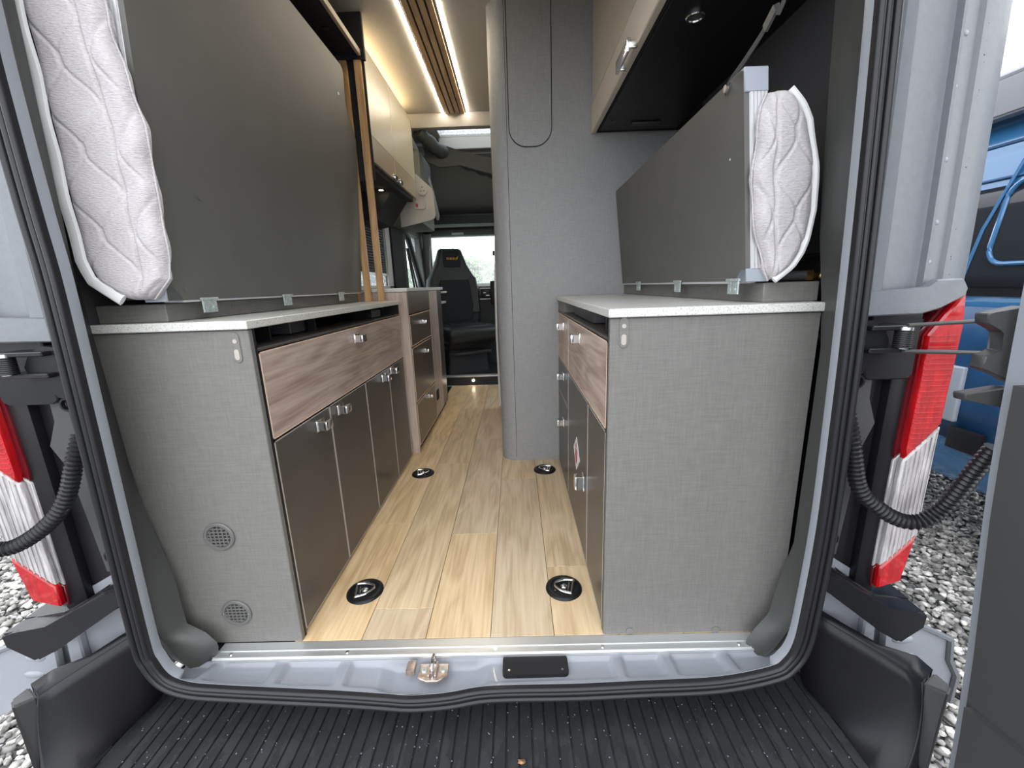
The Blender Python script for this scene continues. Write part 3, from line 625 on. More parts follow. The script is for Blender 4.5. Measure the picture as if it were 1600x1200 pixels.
# ================================================================ floor anchor rings
def anchor(x, y, rot, label):
    o = thing('floor_anchor', label, 'anchor ring', (x, y, 0), 'floor anchors')
    b = MB(); n = 36; prof = [(.061, 0), (.060, .004), (.052, .0085), (.045, .009), (.042, .005), (.0, .004)]
    R = [b.verts([(x + r * math.cos(2 * PI * k / n), y + r * math.sin(2 * PI * k / n), z + .0003) for r, z in prof[:-1]]) for k in range(n)]
    for k in range(n):
        for j in range(len(prof) - 2): b.face([R[k][j], R[(k + 1) % n][j], R[(k + 1) % n][j + 1], R[k][j + 1]])
    b.face([R[k][-1] for k in range(n)]); b.face([R[k][0] for k in range(n)][::-1]); b.build('anchor_plate', BLACKP, o, smooth=50)
    def T(p): c_, s_ = math.cos(rot), math.sin(rot); return (x + p[0] * c_ - p[1] * s_, y + p[0] * s_ + p[1] * c_, p[2])
    pts = [T(p) for p in ((-.028, -.032, .012), (.0, -.028, .012), (.023, -.014, .012), (.031, 0, .012), (.023, .014, .012), (0, .028, .012), (-.028, .032, .012))]
    MB().tube(smooth_path(pts, 4), .004, 8).build('d_ring', CHROME, o)
    b = MB(); b.tube([T((-.028, -.033, .011)), T((-.028, .033, .011))], .0042, 8); b.tube([T((-.016, -.018, .009)), T((-.016, .018, .009))], .0032, 8); b.build('ring_bar', CHROME, o)
    MB().sphere((T((0, 0, 0))[0], T((0, 0, 0))[1], .0065), .012, 2, (1, 1, .6)).build('centre_screw', CHROME, o)
    for a in (.9, 3.6): MB().sphere((x + .034 * math.cos(a), y + .034 * math.sin(a), .0058), .0022, 1).build('screw', BRASS, o)
anchor(-.540, 1.218, .25, 'black floor anchor ring by the rear left cabinet, near the sill')
anchor(.136, 1.212, 2.9, 'black floor anchor ring by the rear right cabinet, near the sill')
anchor(-.538, 2.134, .25, 'small far black floor anchor ring beside the wood end panel')
anchor(.137, 2.142, 2.9, 'small far black floor anchor ring in front of the washroom wall')

# ================================================================ REAR OPENING: interior pillar covers
def interp(tab, z):
    zs = [p[0] for p in tab]
    return [float(np.interp(z, zs, [p[k] for p in tab])) for k in range(1, len(tab[0]))]
def pillar_trim(name, tab, d):
    """tab: z -> front edge x, inner limit x, front y, back y (x as seen on that side)"""
    b = MB(); rings = []
    for z in sorted(set(list(np.linspace(-.02, .45, 30)) + list(np.linspace(.45, 2.1, 14)))):
        xa, xi, yf, yb = interp(tab, z); w = xi - xa; dy = yb - yf
        prof = [(xa + d * .09, yf + .04), (xa + d * .004, yf + .004), (xa - d * .001, yf), (xa + .12 * w, yf + .004), (xa + .45 * w, yf + .22 * dy), (xa + .8 * w, yf + .62 * dy), (xi, yb), (xi + d * .035, yb + .008)]
        rings.append(b.verts([(p, q, z) for p, q in prof]))
    for A, B in zip(rings, rings[1:]):
        for j in range(len(A)): b.face([A[j], B[j], B[(j + 1) % len(A)], A[(j + 1) % len(A)]])
    b.face(rings[0]); b.face(rings[-1][::-1])
    return b.build(name, TRIMG, kind='structure', smooth=60)
pillar_trim('trim_4', [(-.02, .650, .622, .945, .975), (.01, .672, .618, .94, .975), (.05, .688, .637, .935, .975), (.10, .694, .672, .92, .975), (.16, .695, .684, .905, .98), (.22, .695, .712, .897, 1.0), (.30, .695, .732, .893, 1.0), (.69, .694, .736, .893, 1.005), (.906, .687, .738, .893, 1.01), (1.0, .681, .735, .893, 1.045), (1.16, .669, .722, .893, 1.05), (1.5, .650, .700, .893, 1.05), (2.1, .62, .67, .893, 1.05)], 1)
pillar_trim('trim_5', [(-.02, -.932, -.898, .945, .975), (.01, -.950, -.875, .94, .975), (.04, -.960, -.868, .935, .975), (.08, -.966, -.898, .93, .975), (.11, -.968, -.944, .92, .975), (.17, -.966, -.950, .905, .98), (.25, -.962, -.957, .897, .985), (.33, -.958, -.985, .893, 1.0), (.50, -.951, -1.018, .893, 1.005), (.94, -.938, -1.03, .893, 1.01), (1.02, -.940, -1.015, .893, .985), (1.10, -.940, -.985, .893, .962), (1.5, -.924, -.966, .893, .962), (2.1, -.90, -.94, .893, .962)], -1)
# threshold strip
th = bx('trim_6', ALUS, None, -.885, .655, .958, 1.016, -.010, .0005, .001, kind='structure')
bx('threshold_rib', ALUS, th, -.885, .655, .962, .966, .0005, .003, 0); bx('threshold_rib', ALUS, th, -.885, .655, .985, .988, .0005, .0025, 0)
for x in (-.84, -.506, -.084, .218, .60): MB().cyl((x, .975, .0006), 2, .0048, .0025, 12, bev=.001).build('screw', CHROME, th)

# ================================================================ THE VAN BODY
van = thing('camper_van', 'lilac grey panel van seen from behind with its rear doors wide open', 'van', (-.12, .9, -.75))
# seal path in the plane y=.86 (x,z)
R_ = [(.640, 2.0), (.655, 1.60), (.666, 1.46), (.683, 1.151), (.693, .909), (.699, .705), (.704, .427), (.697, .20), (.689, .105), (.668, .052), (.628, .020), (.493, -.010), (.30, -.018), (.127, -.024), (-.04, -.024), (-.12, -.028), (-.19, -.042), (-.25, -.049), (-.31, -.051), (-.371, -.044), (-.48, -.032), (-.618, -.020), (-.80, -.004), (-.880, .008), (-.932, .036), (-.958, .09), (-.966, .16), (-.957, .482), (-.948, .754), (-.940, 1.025), (-.942, 1.167), (-.942, 1.347), (-.938, 1.517), (-.915, 2.0), (-.80, 2.06), (-.13, 2.08), (.54, 2.06)]
sp = smooth_path([(x, .862, z) for x, z in R_], 5, True)
prof = [(-.0215, -.006)]
for c, r_, h_ in ((-.0135, .0075, .010), (.0015, .0065, .0075), (.0145, .0065, .009)):
    for k in range(9): a = PI - PI * k / 8; prof.append((c + r_ * math.cos(a), .001 + h_ * math.sin(a)))
prof += [(.0215, -.006)]
MB().sweep(sp, prof, True, up=(0, -1, 0)).build('door_seal', RUBBER, van, smooth=50, label='black double rubber seal round the opening')
# painted inner flange between seal and interior trim, as a thin strip following the same path
def offset_path(path, d):
    out = []; n = len(path)
    for i in range(n):
        t = (path[(i + 1) % n] - path[i - 1]).normalized(); nrm = Vector((-t.z, 0, t.x)); out.append(path[i] + nrm * d)
    return out
cxy = Vector((-.13, 0, 1.0))
def offs(d):
    if d < 0: i_ = offs(-d); return [p * 2 - q for p, q in zip(sp, i_)]
    o = offset_path(sp, d)
    # make sure positive d goes inwards
    if (o[0] - Vector((-.13, .862, 1))).length > (sp[0] - Vector((-.13, .862, 1))).length: o = offset_path(sp, -d)
    return o
def loft(b, loops, closed=True):
    Rg = [b.verts(l) for l in loops]
    for A, B in zip(Rg, Rg[1:]):
        n = len(A)
        for j in range(n if closed else n - 1): b.face([A[j], A[(j + 1) % n], B[(j + 1) % n], B[j]])
    return b
o1 = offs(.018); o2 = offs(.030)
def clipz(p, y):  # keep the flange above the sill
    return Vector((p.x, y, p.z))
low = lambda p: p.z < .04 and -.9 < p.x < .64
fl = [[clipz(p, .872) for p in offs(.012)], [clipz(p, .866) for p in offs(.0195)], [clipz(p, .869) for p in offs(.0215)], [clipz(p, .873 if low(p) else .896) for p in offs(.0165)]]
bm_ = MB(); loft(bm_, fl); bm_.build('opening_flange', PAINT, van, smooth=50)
# outer flange and jamb behind the seal
fo = [[clipz(p, .872) for p in sp], [clipz(p, .874) for p in offs(-.024)], [clipz(p, .905) for p in offs(-.030)]]
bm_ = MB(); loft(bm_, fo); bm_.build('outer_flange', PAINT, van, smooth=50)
# pressed sill as a height field
def sill(u, v):
    x = -.955 + u * 1.66; zb = float(np.interp(x, [-1.0, -.9, -.8, -.618, -.48, -.40, -.34, -.16, -.10, .127, .493, .62, .70], [.06, .03, .012, -.004, -.014, -.024, -.030, -.026, -.010, -.006, .004, .026, .05]))
    y = .966 - v * .096
    z = -.010 * (1 - v) + v * zb
    def bump(c, w, s): q = abs(x - c) / w; return max(0, min(1, (1 - q) / s))
    mid = math.sin(PI * min(1, max(0, (v - .02) / .96)))
    k = min(1, max(0, (v - .06) / .12)) * min(1, max(0, (.86 - v) / .10))
    z -= .013 * k
    for c, w in ((-.865, .018), (-.68, .022), (-.50, .022), (.25, .020), (.385, .022), (.545, .020)): z += .013 * k * bump(c, w, .45)
    k2 = min(1, max(0, (v - .02) / .08)) * min(1, max(0, (.97 - v) / .12)); z -= .016 * k2 * bump(-.25, .15, .25)
    return (x, y, z)
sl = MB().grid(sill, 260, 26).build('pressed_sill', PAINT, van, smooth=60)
bx('sill_underside', BLACKP, van, -.93, .66, .93, .99, -.10, -.06, .002)
# black cover, latch
cvb = MB().prism(rrect(-.063, .115, .903, .962, .012, 5), 2, -.030, -.009).build('access_cover', BLACKM, van)
for x in (-.045, .098): MB().cyl((x, .915, -.009), 2, .0035, .0015, 8).build('screw', CHROME, cvb)
lt = MB().prism([(-.292, .948), (-.213, .948), (-.212, .912), (-.235, .895), (-.268, .895), (-.292, .905)], 2, -.024, -.016).build('striker_plate', STEELB, van, bevel=.0015)
bx('buffer_block', STEELB, lt, -.326, -.302, .915, .950, -.022, -.004, .003, 2)
MB().tube(smooth_path([(-.252, .955, -.016), (-.253, .95, .012), (-.253, .93, .016), (-.252, .91, .008), (-.252, .905, -.016)], 5), .0042, 10).build('striker_loop', CHROME, lt)
b = MB()
for x in (-.277, -.226): b.ring((x, .927, -.0162), 2, .0085, .003, .004, 14)
b.build('bolt', GALV, lt)
b = MB(); b.box(-.264, -.258, .900, .945, -.016, -.004, .001); b.box(-.246, -.240, .900, .945, -.016, -.004, .001); b.build('striker_cheek', STEELB, lt)
# body outside corner pillars; profile x (right side), mirrored for the left
STEPZ = -.17
MX = -.235   # x_left = MX - x_right
def side_x(d, x): return x if d > 0 else -.985 - (x - .72) * 1.25
for d in (1, -1):
    name = 'right' if d > 0 else 'left'
    SX = lambda x: side_x(d, x)
    pr0 = [(.735, .905), (.742, .897), (.765, .897), (.772, .903), (.778, .921), (.787, .925), (.852, .930), (.862, .926), (.866, .915), (.872, .915), (.876, .927), (.892, .931), (.905, .934), (.915, .935), (.920, .929), (.928, .930), (.965, .938), (.992, .953), (1.01, .985), (1.02, 1.10), (.95, 1.10), (.86, 1.02), (.78, .925)]
    b = MB(); rg = []
    for z in list(np.linspace(.95, 2.3, 12)):
        lean = -.045 * max(0, z - 1.0) ** 1.15
        rg.append(b.verts([(SX(x + lean * (1.0 if x > .76 else .8)), y, z) for x, y in pr0]))
    for A, B in zip(rg, rg[1:]):
        for j in range(len(A)): b.face([A[j], B[j], B[(j + 1) % len(A)], A[(j + 1) % len(A)]])
    b.face(rg[0]); b.face(rg[-1][::-1])
    pil = b.build('rear_pillar', PAINT_SHADED, van, smooth=28)
    # pressed bottom end of the pillar
    b = MB(); b.prism([(SX(.735), .912), (SX(.735), .965), (SX(.86), .967), (SX(.875), .985), (SX(.93), .985), (SX(.943), .965), (SX(.94), .949), (SX(.892), .924), (SX(.855), .914)], 1, .893, .912)
    b.build('pillar_foot', PAINT_SHADED, van, bevel=.003)
    # spot-weld dimples
    b = MB()
    for (x, z) in ((.885, 1.02), (.888, 1.10), (.887, 1.22), (.884, 1.35), (.83, 1.00), (.80, 1.0), (.89, 1.44), (.826, 1.26)):
        b.sphere((SX(x - .045 * max(0, z - 1) ** 1.15), .931, z), .006, 2, (1, .45, 1))
    b.build('weld_dimple', PAINT, van)
    # hinge recess moulding in black
    b = MB(); b.box(*sorted((SX(.79), SX(.905))), .958, 1.0, .215, .93, .004)
    b.box(*sorted((SX(.765), SX(.785))), .935, .96, .31, .93, .004, 1)
    b.box(*sorted((SX(.855), SX(.905))), .935, .96, .20, .90, .004, 2)
    rec = b.build('lamp_recess', BLACKP, van)
    zz = [(.30, .022), (.60, .022), (.66, .05), (.72, .022), (.93, .022)]
    b = MB(); b.prism([(SX(.775), .31), (SX(.795), .31)] + [(SX(.785 + w), z) for z, w in zz[1:]] + [(SX(.775), .93)], 1, .932, .958); b.build('recess_rib', SATIN, rec, bevel=.003)
    for z in (.765, .365): MB().ring((SX(.765), .925, z), 1, .018, .010, -.008).build('round_plug', BLACKP, rec)
    # tail lamp: rear facing wedge
    lampx0, lampx1 = .900, .968
    def LP(poly, y0, y1, nm, m, par, bev=.002, **k):
        return MB().prism([(SX(x), z) for x, z in poly], 1, y0, y1).build(nm, m, par, bevel=bev, **k)
    tl = LP([(.893, .87), (.966, .975), (.974, .90), (.976, .66), (.890, .570), (.888, .60)], .93, .99, 'tail_lamp', REDD, van)
    LP([(.890, .566), (.976, .655), (.968, .36), (.890, .275)], .93, .99, 'lamp_housing', CLEARL, tl); LP([(.890, .272), (.968, .355), (.955, .235), (.893, .215)], .93, .99, 'lamp_housing', REDD, tl)
    LP([(.899, .865), (.964, .962), (.969, .88), (.970, .66), (.900, .572), (.900, .60)], .914, .931, 'red_lens', REDL, tl, .004)
    LP([(.898, .570), (.970, .655), (.968, .375), (.893, .285)], .914, .931, 'clear_lens', CLEARL, tl, .004)
    LP([(.893, .282), (.968, .372), (.952, .242), (.895, .222)], .914, .931, 'red_lens', REDL, tl, .004)
    # fine ribs of the lens
    b = MB()
    for k in range(22):
        z = .60 + k * .0125; x0 = .900; x1 = .967
        if z > .86: x0 = .900 + (z - .86) * .72
        lim = .572 + (.66 - .572) * 1.0
        if z < .66: x1 = .900 + (z - .572) / .088 * .07
        if x1 > x0 + .01: b.box(*sorted((SX(x0 + .003), SX(x1 - .002))), .9125, .9145, z, z + .0015)
    b.build('lens_ribs', REDL, tl)
    b = MB()
    for k in range(7):
        x = .905 + k * .0095; zt = .572 + (x - .9) / .07 * .083; b.box(*sorted((SX(x), SX(x + .0018))), .9122, .9145, .285 + (x - .893) * 1.2 + .004, zt - .006)
    b.build('lens_flutes', CLEARL, tl)
    # black ledge under the lamp
    b = MB(); lo = [(.712, .318), (.75, .305), (.83, .248), (.885, .205), (.955, .195), (.985, .188), (.982, .150), (.93, .105), (.88, .138), (.745, .255), (.712, .27)]
    b.prism([(SX(x), z) for x, z in lo], 1, .862, .918); ld_ = b.build('lamp_ledge', BLACKP, van, bevel=.006, seg=2)
    MB().prism([(SX(x), z) for x, z in [(.815, .258), (.885, .205), (.955, .195), (.985, .188), (.972, .150), (.93, .12), (.88, .15)]], 1, .918, .985).build('ledge_back', BLACKP, ld_)
    # painted lower body corner
    b = MB(); b.prism([(SX(.775), -.05), (SX(.775), .31), (SX(.93), .20), (SX(1.0), .17), (SX(1.02), .02), (SX(.96), -.16), (SX(.82), -.10)], 1, .955, 1.03); b.build('lower_corner', PAINT, van, bevel=.004)
    b = MB(); b.prism([(SX(.90), .13), (SX(.93), .13), (SX(.935), -.02), (SX(.955), -.10), (SX(.925), -.12), (SX(.905), -.03)], 1, .935, .957); b.build('pressed_rib', PAINT, van, bevel=.004)
    # body skirt bracket going outwards below the lamp
    bp = [(.945, .135), (.99, .120), (1.06, .085), (1.125, .055), (1.135, -.01), (1.165, -.06), (1.16, -.16), (1.10, -.13), (1.03, -.06), (.96, -.03)]
    MB().prism([(SX(x), z) for x, z in bp], 1, .925, .945).build('skirt_bracket', PAINT, van, bevel=.004)
    MB().sweep([(SX(.99), .922, .122), (SX(1.06), .922, .088), (SX(1.122), .922, .055), (SX(1.132), .922, -.01), (SX(1.16), .922, -.06), (SX(1.16), .922, -.15)], [(.008 * math.cos(k * PI / 3), .008 * math.sin(k * PI / 3)) for k in range(6)], up=(0, 1, 0)).build('bracket_lip', PAINT_SHADED, van)
    b = MB(); b.sphere((SX(1.00), .926, .055), .03, 2, (1, .25, .45)); b.sphere((SX(1.015), .926, .0), .03, 2, (1, .25, .4)); b.build('bracket_pressing', PAINT, van)
    # hinge with spring and two check rods
    b = MB(); b.prism([(SX(x), z) for x, z in rrect(.775, .882, .768, .925, .014, 4)], 1, .915, .955)
    hg = b.build('hinge_bracket', BLACKP, van, bevel=.004)
    b = MB(); b.box(*sorted((SX(.735), SX(.82))), .865, .93, .885, .895, .002); b.box(*sorted((SX(.735), SX(.82))), .865, .93, .838, .848, .002); b.prism([(SX(x), z) for x, z in ((.718, .90), (.75, .905), (.775, .89), (.79, .86), (.785, .835), (.76, .82), (.745, .79), (.718, .785))], 1, .885, .94); b.build('hinge_arm', BLACKP, hg)
    b = MB(); cx_ = SX(.805)
    for k in range(9): b.tube([(cx_ + .015 * math.cos(a), .87 + .015 * math.sin(a), .850 + k * .0042) for a in np.linspace(0, 2 * PI, 15)[:-1]], .0021, 6, closed=True)
    b.build('coil_spring', STEELB if False else RUBBER, hg); MB().cyl((cx_, .87, .846), 2, .011, .046, 14).build('hinge_pin', GALV, hg); MB().cyl((cx_, .87, .884), 2, .0145, .007, 14).build('washer', CHROME, hg)
    if d > 0:
        MB().tube([(.80, .86, .895), (1.03, .845, .905)], .0042, 8).build('check_rod', SATIN, hg); MB().tube([(.80, .86, .842), (1.03, .845, .832)], .0042, 8).build('check_rod', SATIN, hg)
    # ribbed wiring conduit
    if d > 0: pp = [(.734, .90, .706), (.743, .88, .637), (.766, .87, .532), (.806, .86, .486), (.852, .85, .458), (.892, .84, .46), (.927, .83, .503), (.945, .81, .587), (.954, .79, .652)]
    else: pp = [(-1.008, .90, .697), (-1.017, .88, .642), (-1.037, .87, .576), (-1.064, .86, .526), (-1.114, .85, .481), (-1.172, .84, .451), (-1.218, .83, .454), (-1.269, .82, .484)]
    raw = smooth_path(pp, 30); acc = [0]
    for q0, q1 in zip(raw, raw[1:]): acc.append(acc[-1] + (q1 - q0).length)
    N_ = int(acc[-1] / .0034); path = []
    for k in range(N_):
        tt = acc[-1] * k / (N_ - 1); path.append(Vector([float(np.interp(tt, acc, [q[i] for q in raw])) for i in range(3)]))
    rad = [1.12 if k % 3 == 0 else (1.05 if k % 3 == 1 else .84) for k in range(N_)]
    MB().tube(path, .0155, 12, rad=rad).build('wiring_conduit', RUBBER, van, smooth=30)
    mid = path[int(len(path) * .42)]
    MB().tube([mid + Vector((.017 * math.cos(a), .004 * math.sin(a) , .012 * math.sin(a))) for a in np.linspace(0, 2 * PI, 13)[:-1]], .003, 6, closed=True).build('cable_tie', BLACKP, van)
    # step side wing of the bumper
    if d > 0: tp = [(.755, .945, .135), (.805, .905, .115), (.87, .865, .088), (.925, .835, .062), (.945, .812, .045)]; xf = .828
    else: tp = [(-1.015, .945, .135), (-1.065, .915, .115), (-1.125, .885, .085), (-1.185, .855, .055), (-1.225, .832, .035)]; xf = -1.115
    b = MB(); rows = []
    for i in range(13):
        a = i / 12 * PI / 2; row = []
        for j, p in enumerate(tp):
            yb = .99 - j * (.99 - .72) / (len(tp) - 1)
            row.append((p[0] + (xf - p[0]) * (1 - math.cos(a)), p[1] + (yb - p[1]) * (i / 12), p[2] + (STEPZ - p[2]) * math.sin(a)))
        rows.append(b.verts(row))
    for A, B in zip(rows, rows[1:]):
        for j in range(len(tp) - 1): b.face([A[j], A[j + 1], B[j + 1], B[j]])
    b.build('bumper_wing', BLACKP, van, smooth=60, solid=.004)
    # rounded front edge of the wing following the inner wall
    inn = []; outr = []
    for i in range(13):
        a = i / 12 * PI / 2; p = tp[-1]; q = Vector((p[0] + (xf - p[0]) * (1 - math.cos(a)), p[1] + (.72 - p[1]) * (i / 12), p[2] + (STEPZ - p[2]) * math.sin(a)))
        inn.append(q); outr.append(Vector((max(abs(p[0]) + .050 - .055 * (i / 12), 0) * d, q.y + .035, q.z - .03 * (i / 12))))
    b = MB(); loft(b, [inn, outr], closed=False); b.build('wing_front', BLACKP, van, smooth=60, solid=.006)
    # flat top band and the outer corner block
    out = [(p[0] + d * (.022 if k < 3 else .055), p[1] + (.012 if k < 3 else .03), p[2] + .002) for k, p in enumerate(tp)]
    b = MB(); loft(b, [[Vector(p) for p in tp], [Vector(p) for p in out], [Vector(p) - Vector((0, 0, .05)) for p in out]], closed=False)
    e = tp[-1]; x1 = e[0] + d * .058
    b.build('wing_top', BLACKP, van, smooth=30, solid=.003)
    b = MB(); S1 = [(e[0] + d * .002, e[1] - .002), (x1, e[1] + .028), (x1 + d * .004, e[1] - .01), (e[0] + d * .035, e[1] - .03)]
    up_ = b.verts([(x, y, e[2]) for x, y in S1]); lo_ = b.verts([(x - d * .05 * (k != 0) - d * .02, y - .05, STEPZ - .16) for k, (x, y) in enumerate(S1)])
    b.face(up_); b.face(lo_[::-1])
    for k in range(4): b.face([up_[k], lo_[k], lo_[(k + 1) % 4], up_[(k + 1) % 4]])
    b.build('wing_corner', SATIN, van, bevel=.006, seg=2)
# side skins and roof so that the body is whole from outside
plate_holes('side_panel', PAINT, 0, .955, .985, 1.08, 5.2, -.35, 2.37, [(3.42, 4.25, -.05, 2.15), (4.35, 5.1, .95, 1.65)], van)
plate_holes('side_panel', PAINT, 0, -1.36, -1.33, 1.08, 5.2, -.35, 2.37, [(2.5, 3.7, .95, 1.6), (4.28, 5.1, .95, 1.65)], van)
plate_holes('roof_skin', PAINT, 2, 2.36, 2.385, -1.36, .985, .90, 4.9, [(-.62, .3, 3.62, 4.1)], van)
bx('roof_header', PAINT, van, -1.1, .88, .88, .96, 2.06, 2.36, .004)
# ribbed rear step
b = MB(); b.box(-1.12, .835, .50, 1.12, STEPZ - .02, STEPZ - .005)
pitch = .0343; x = -1.085
while x < .82:
    b.box(x + .002, x + pitch - .003, .50, 1.10, STEPZ - .0055, STEPZ, .0012); x += pitch
stp = b.build('step_tread', WETP, van, label='wet ribbed black step')
bx('bumper_core', BLACKP, van, -1.12, .83, .52, .98, -.40, STEPZ - .021, .01)
# rain drops on the step and pillars
b = MB(); dv = []
ico = bmesh.new(); bmesh.ops.create_icosphere(ico, subdivisions=1, radius=1.); iv = np.array([v.co[:] for v in ico.verts]); ifc = np.array([[v.index for v in f.verts] for f in ico.faces]); ico.free()
def scatter_mesh(name, C, Sc, m, rot=None, parent=None, kind='stuff', jit=0.):
    n = len(C); V = np.repeat(iv[None], n, 0)
    if jit: V = V * (1 + jit * (rng.random((n, len(iv), 1)) - .5))
    V = V * Sc[:, None, :]
    if rot is not None: V = np.einsum('nij,nvj->nvi', rot, V)
    V = V + C[:, None, :]
    Fc = (ifc[None] + (np.arange(n) * len(iv))[:, None, None]).reshape(-1, 3); V = V.reshape(-1, 3)
    if parent is not None: V = V - np.array(worg(parent))
    me = bpy.data.meshes.new(name); me.vertices.add(len(V)); me.vertices.foreach_set('co', V.ravel().astype(np.float32))
    me.loops.add(Fc.size); me.loops.foreach_set('vertex_index', Fc.ravel().astype(np.int32)); me.polygons.add(len(Fc)); me.polygons.foreach_set('loop_start', (np.arange(len(Fc)) * 3).astype(np.int32))
    me.update(calc_edges=True); me.materials.append(m)
    o = bpy.data.objects.new(name, me); COL.objects.link(o)
    if parent is not None: o.parent = parent
    if kind: o['kind'] = kind
    return o
n = 330
C = np.stack([rng.uniform(-1.08, .82, n), rng.uniform(.70, .96, n), np.full(n, STEPZ + .0002)], 1); s_ = rng.uniform(.0008, .0032, n) ** 1.0
scatter_mesh('rain_drops', C, np.stack([s_, s_ * 1.2, s_ * .45], 1), DROP, parent=van)
n = 420; z = rng.uniform(.98, 1.75, n); x = rng.uniform(.93, .985, n) - .045 * np.maximum(0, z - 1) ** 1.15
C = np.stack([x, .930 + np.maximum(0, x + .045 * np.maximum(0, z - 1) ** 1.15 - .928) * .36, z], 1); s_ = rng.uniform(.0008, .0026, n)
scatter_mesh('rain_drops', C, np.stack([s_, s_ * .5, s_ * 1.2], 1), DROP, parent=van)
lf = MB(); _p = [(-0.018 + .009 * math.cos(a) * (1.5 if k % 2 else .8), 0.803 + .006 * math.sin(a), STEPZ + .002 + .002 * (k % 2)) for k, a in enumerate(np.linspace(0, 2 * PI, 9)[:-1])]
lf.face(lf.verts(_p)); tag(lf.build('fallen_leaf', BRASS2, solid=.0008), 'tiny dried orange leaf scrap lying on the wet black step', 'leaf')
# rear door swung open on the right: hinge edge and inner trim
rd = bpy.data.objects.new('rear_door', None); COL.objects.link(rd); rd.parent = van; rd.location = Vector((.98, .75, -.3)) - worg(van)
tabD = [(-.75, 1.03), (.025, .972), (.2, .955), (.534, .914), (.67, .902), (.82, .893), (.98, .884), (1.3, .87), (1.9, .80)]
def dx(z): return float(np.interp(z, [p[0] for p in tabD], [p[1] for p in tabD]))
def door_slab(off0, off1, y0, y1, z0, z1, slope, nm, m, bev=0):
    b = MB(); rg = []
    for z in np.linspace(z0, z1, 18):
        x = dx(z); rg.append(b.verts([(x + off0, y0, z), (x + off1, y0, z), (x + off1 + slope, y1, z), (x + off0 + slope, y1, z)]))
    for A, B in zip(rg, rg[1:]):
        for j in range(4): b.face([A[j], B[j], B[(j + 1) % 4], A[(j + 1) % 4]])
    b.face(rg[0]); b.face(rg[-1][::-1]); return b.build(nm, m, rd, smooth=40)
door_slab(0, .06, .75, -.10, -.34, 1.95, .10, 'door_frame', PAINT)
door_slab(-.018, .0, .722, -.06, -.33, .80, .094, 'door_trim', SATIN)
door_slab(-.034, -.018, .712, -.02, -.33, .095, .094, 'lower_trim_step', SATIN)
MB().prism([(0.852, 0.923), (0.863, 0.925), (0.918, 0.935), (0.93, 0.79), (0.905, 0.805), (0.863, 0.822), (0.866, 0.845), (0.894, 0.854), (0.89, 0.888), (0.882, 0.892), (0.856, 0.905)], 1, .765, .79).build('door_bracket', SATIN, rd, bevel=.002); MB().prism([(0.838, 0.775), (0.91, 0.785), (0.944, 0.782), (0.948, 0.739), (0.91, 0.747), (0.841, 0.762)], 1, .76, .785).build('door_catch', SATIN, rd, bevel=.002)

# ================================================================ CAB
step_ = bx('trim_7', ALU, None, -1.04, .82, 4.225, 4.30, .088, .104, .004, 2, kind='structure')
bx('step_riser', CABD, step_, -1.04, .82, 4.232, 4.25, .0, .088, 0)
bx('cab_floor', CABD, step_, -1.04, .82, 4.30, 5.35, .06, .10, 0)
sl_ = thing('step_light', 'tiny round warm step light under the cab floor edge', 'light', (-.458, 4.23, .05))
MB().cyl((-.458, 4.2318, .052), 1, .012, -.004, 16).build('spot_lens', SPOT, sl_)
# cab shell
cab = plate_holes('wall_front', CABG, 1, 5.30, 5.36, -1.19, .95, .10, 2.32, [(-1.0, .78, 1.0, 1.60)], kind='structure')
plate_holes('wall_left', CABG, 0, -1.185, -1.08, 4.24, 5.30, .10, 2.32, [(4.34, 5.02, 1.0, 1.56)], kind='structure')
plate_holes('wall_right', CABG, 0, .89, .95, 4.24, 5.30, .10, 2.32, [(4.40, 5.10, 1.0, 1.60)], kind='structure')
# lowered curved cab ceiling with storage pocket
prof = [(4.15, 2.17), (4.25, 2.16), (4.42, 2.05), (4.6, 1.93), (4.85, 1.82), (5.0, 1.78), (5.3, 1.74), (5.3, 1.80), (4.9, 1.90), (4.6, 2.05), (4.3, 2.25), (4.15, 2.25)]
MB().prism(prof, 0, -1.08, .89).build('ceiling', mat('cab_headliner', (.20, .20, .18), .8), kind='structure', smooth=60)
bx('trim_8', CABD, None, -1.0, .80, 4.75, 5.0, 1.66, 1.75, .02, 2, kind='structure')
bx('trim_9', CABG, None, -1.0, .80, 5.16, 5.30, 1.585, 1.66, .02, 2, kind='structure')
bx('visor_lamp', WHITEP, None, -.72, -.58, 5.14, 5.165, 1.60, 1.625, .004, kind='structure')
# A pillar on the left
MB().sweep([(-1.06, 5.25, 1.0), (-1.045, 5.2, 1.3), (-1.0, 5.1, 1.62)], [(.05 * math.cos(k * PI / 4), .05 * math.sin(k * PI / 4)) for k in range(8)], up=(0, 1, 0)).build('trim_10', CABG, kind='structure')
bx('window_2', GLASS, None, -1.0, .78, 5.325, 5.33, 1.0, 1.60, 0, kind='structure')
w3 = bx('window_3', GLASS, None, -1.135, -1.13, 4.34, 5.02, 1.0, 1.56, 0, kind='structure')
b = MB(); b.tube([(-1.08, 4.34, 1.56), (-1.08, 4.50, 1.50), (-1.08, 5.02, 1.0)], .03, 8); b.tube([(-1.08, 4.42, 1.40), (-1.08, 4.62, 1.0)], .010, 6); b.tube([(-1.08, 4.46, 1.40), (-1.08, 4.74, 1.0)], .010, 6)
b.build('window_frame', CABD, w3)
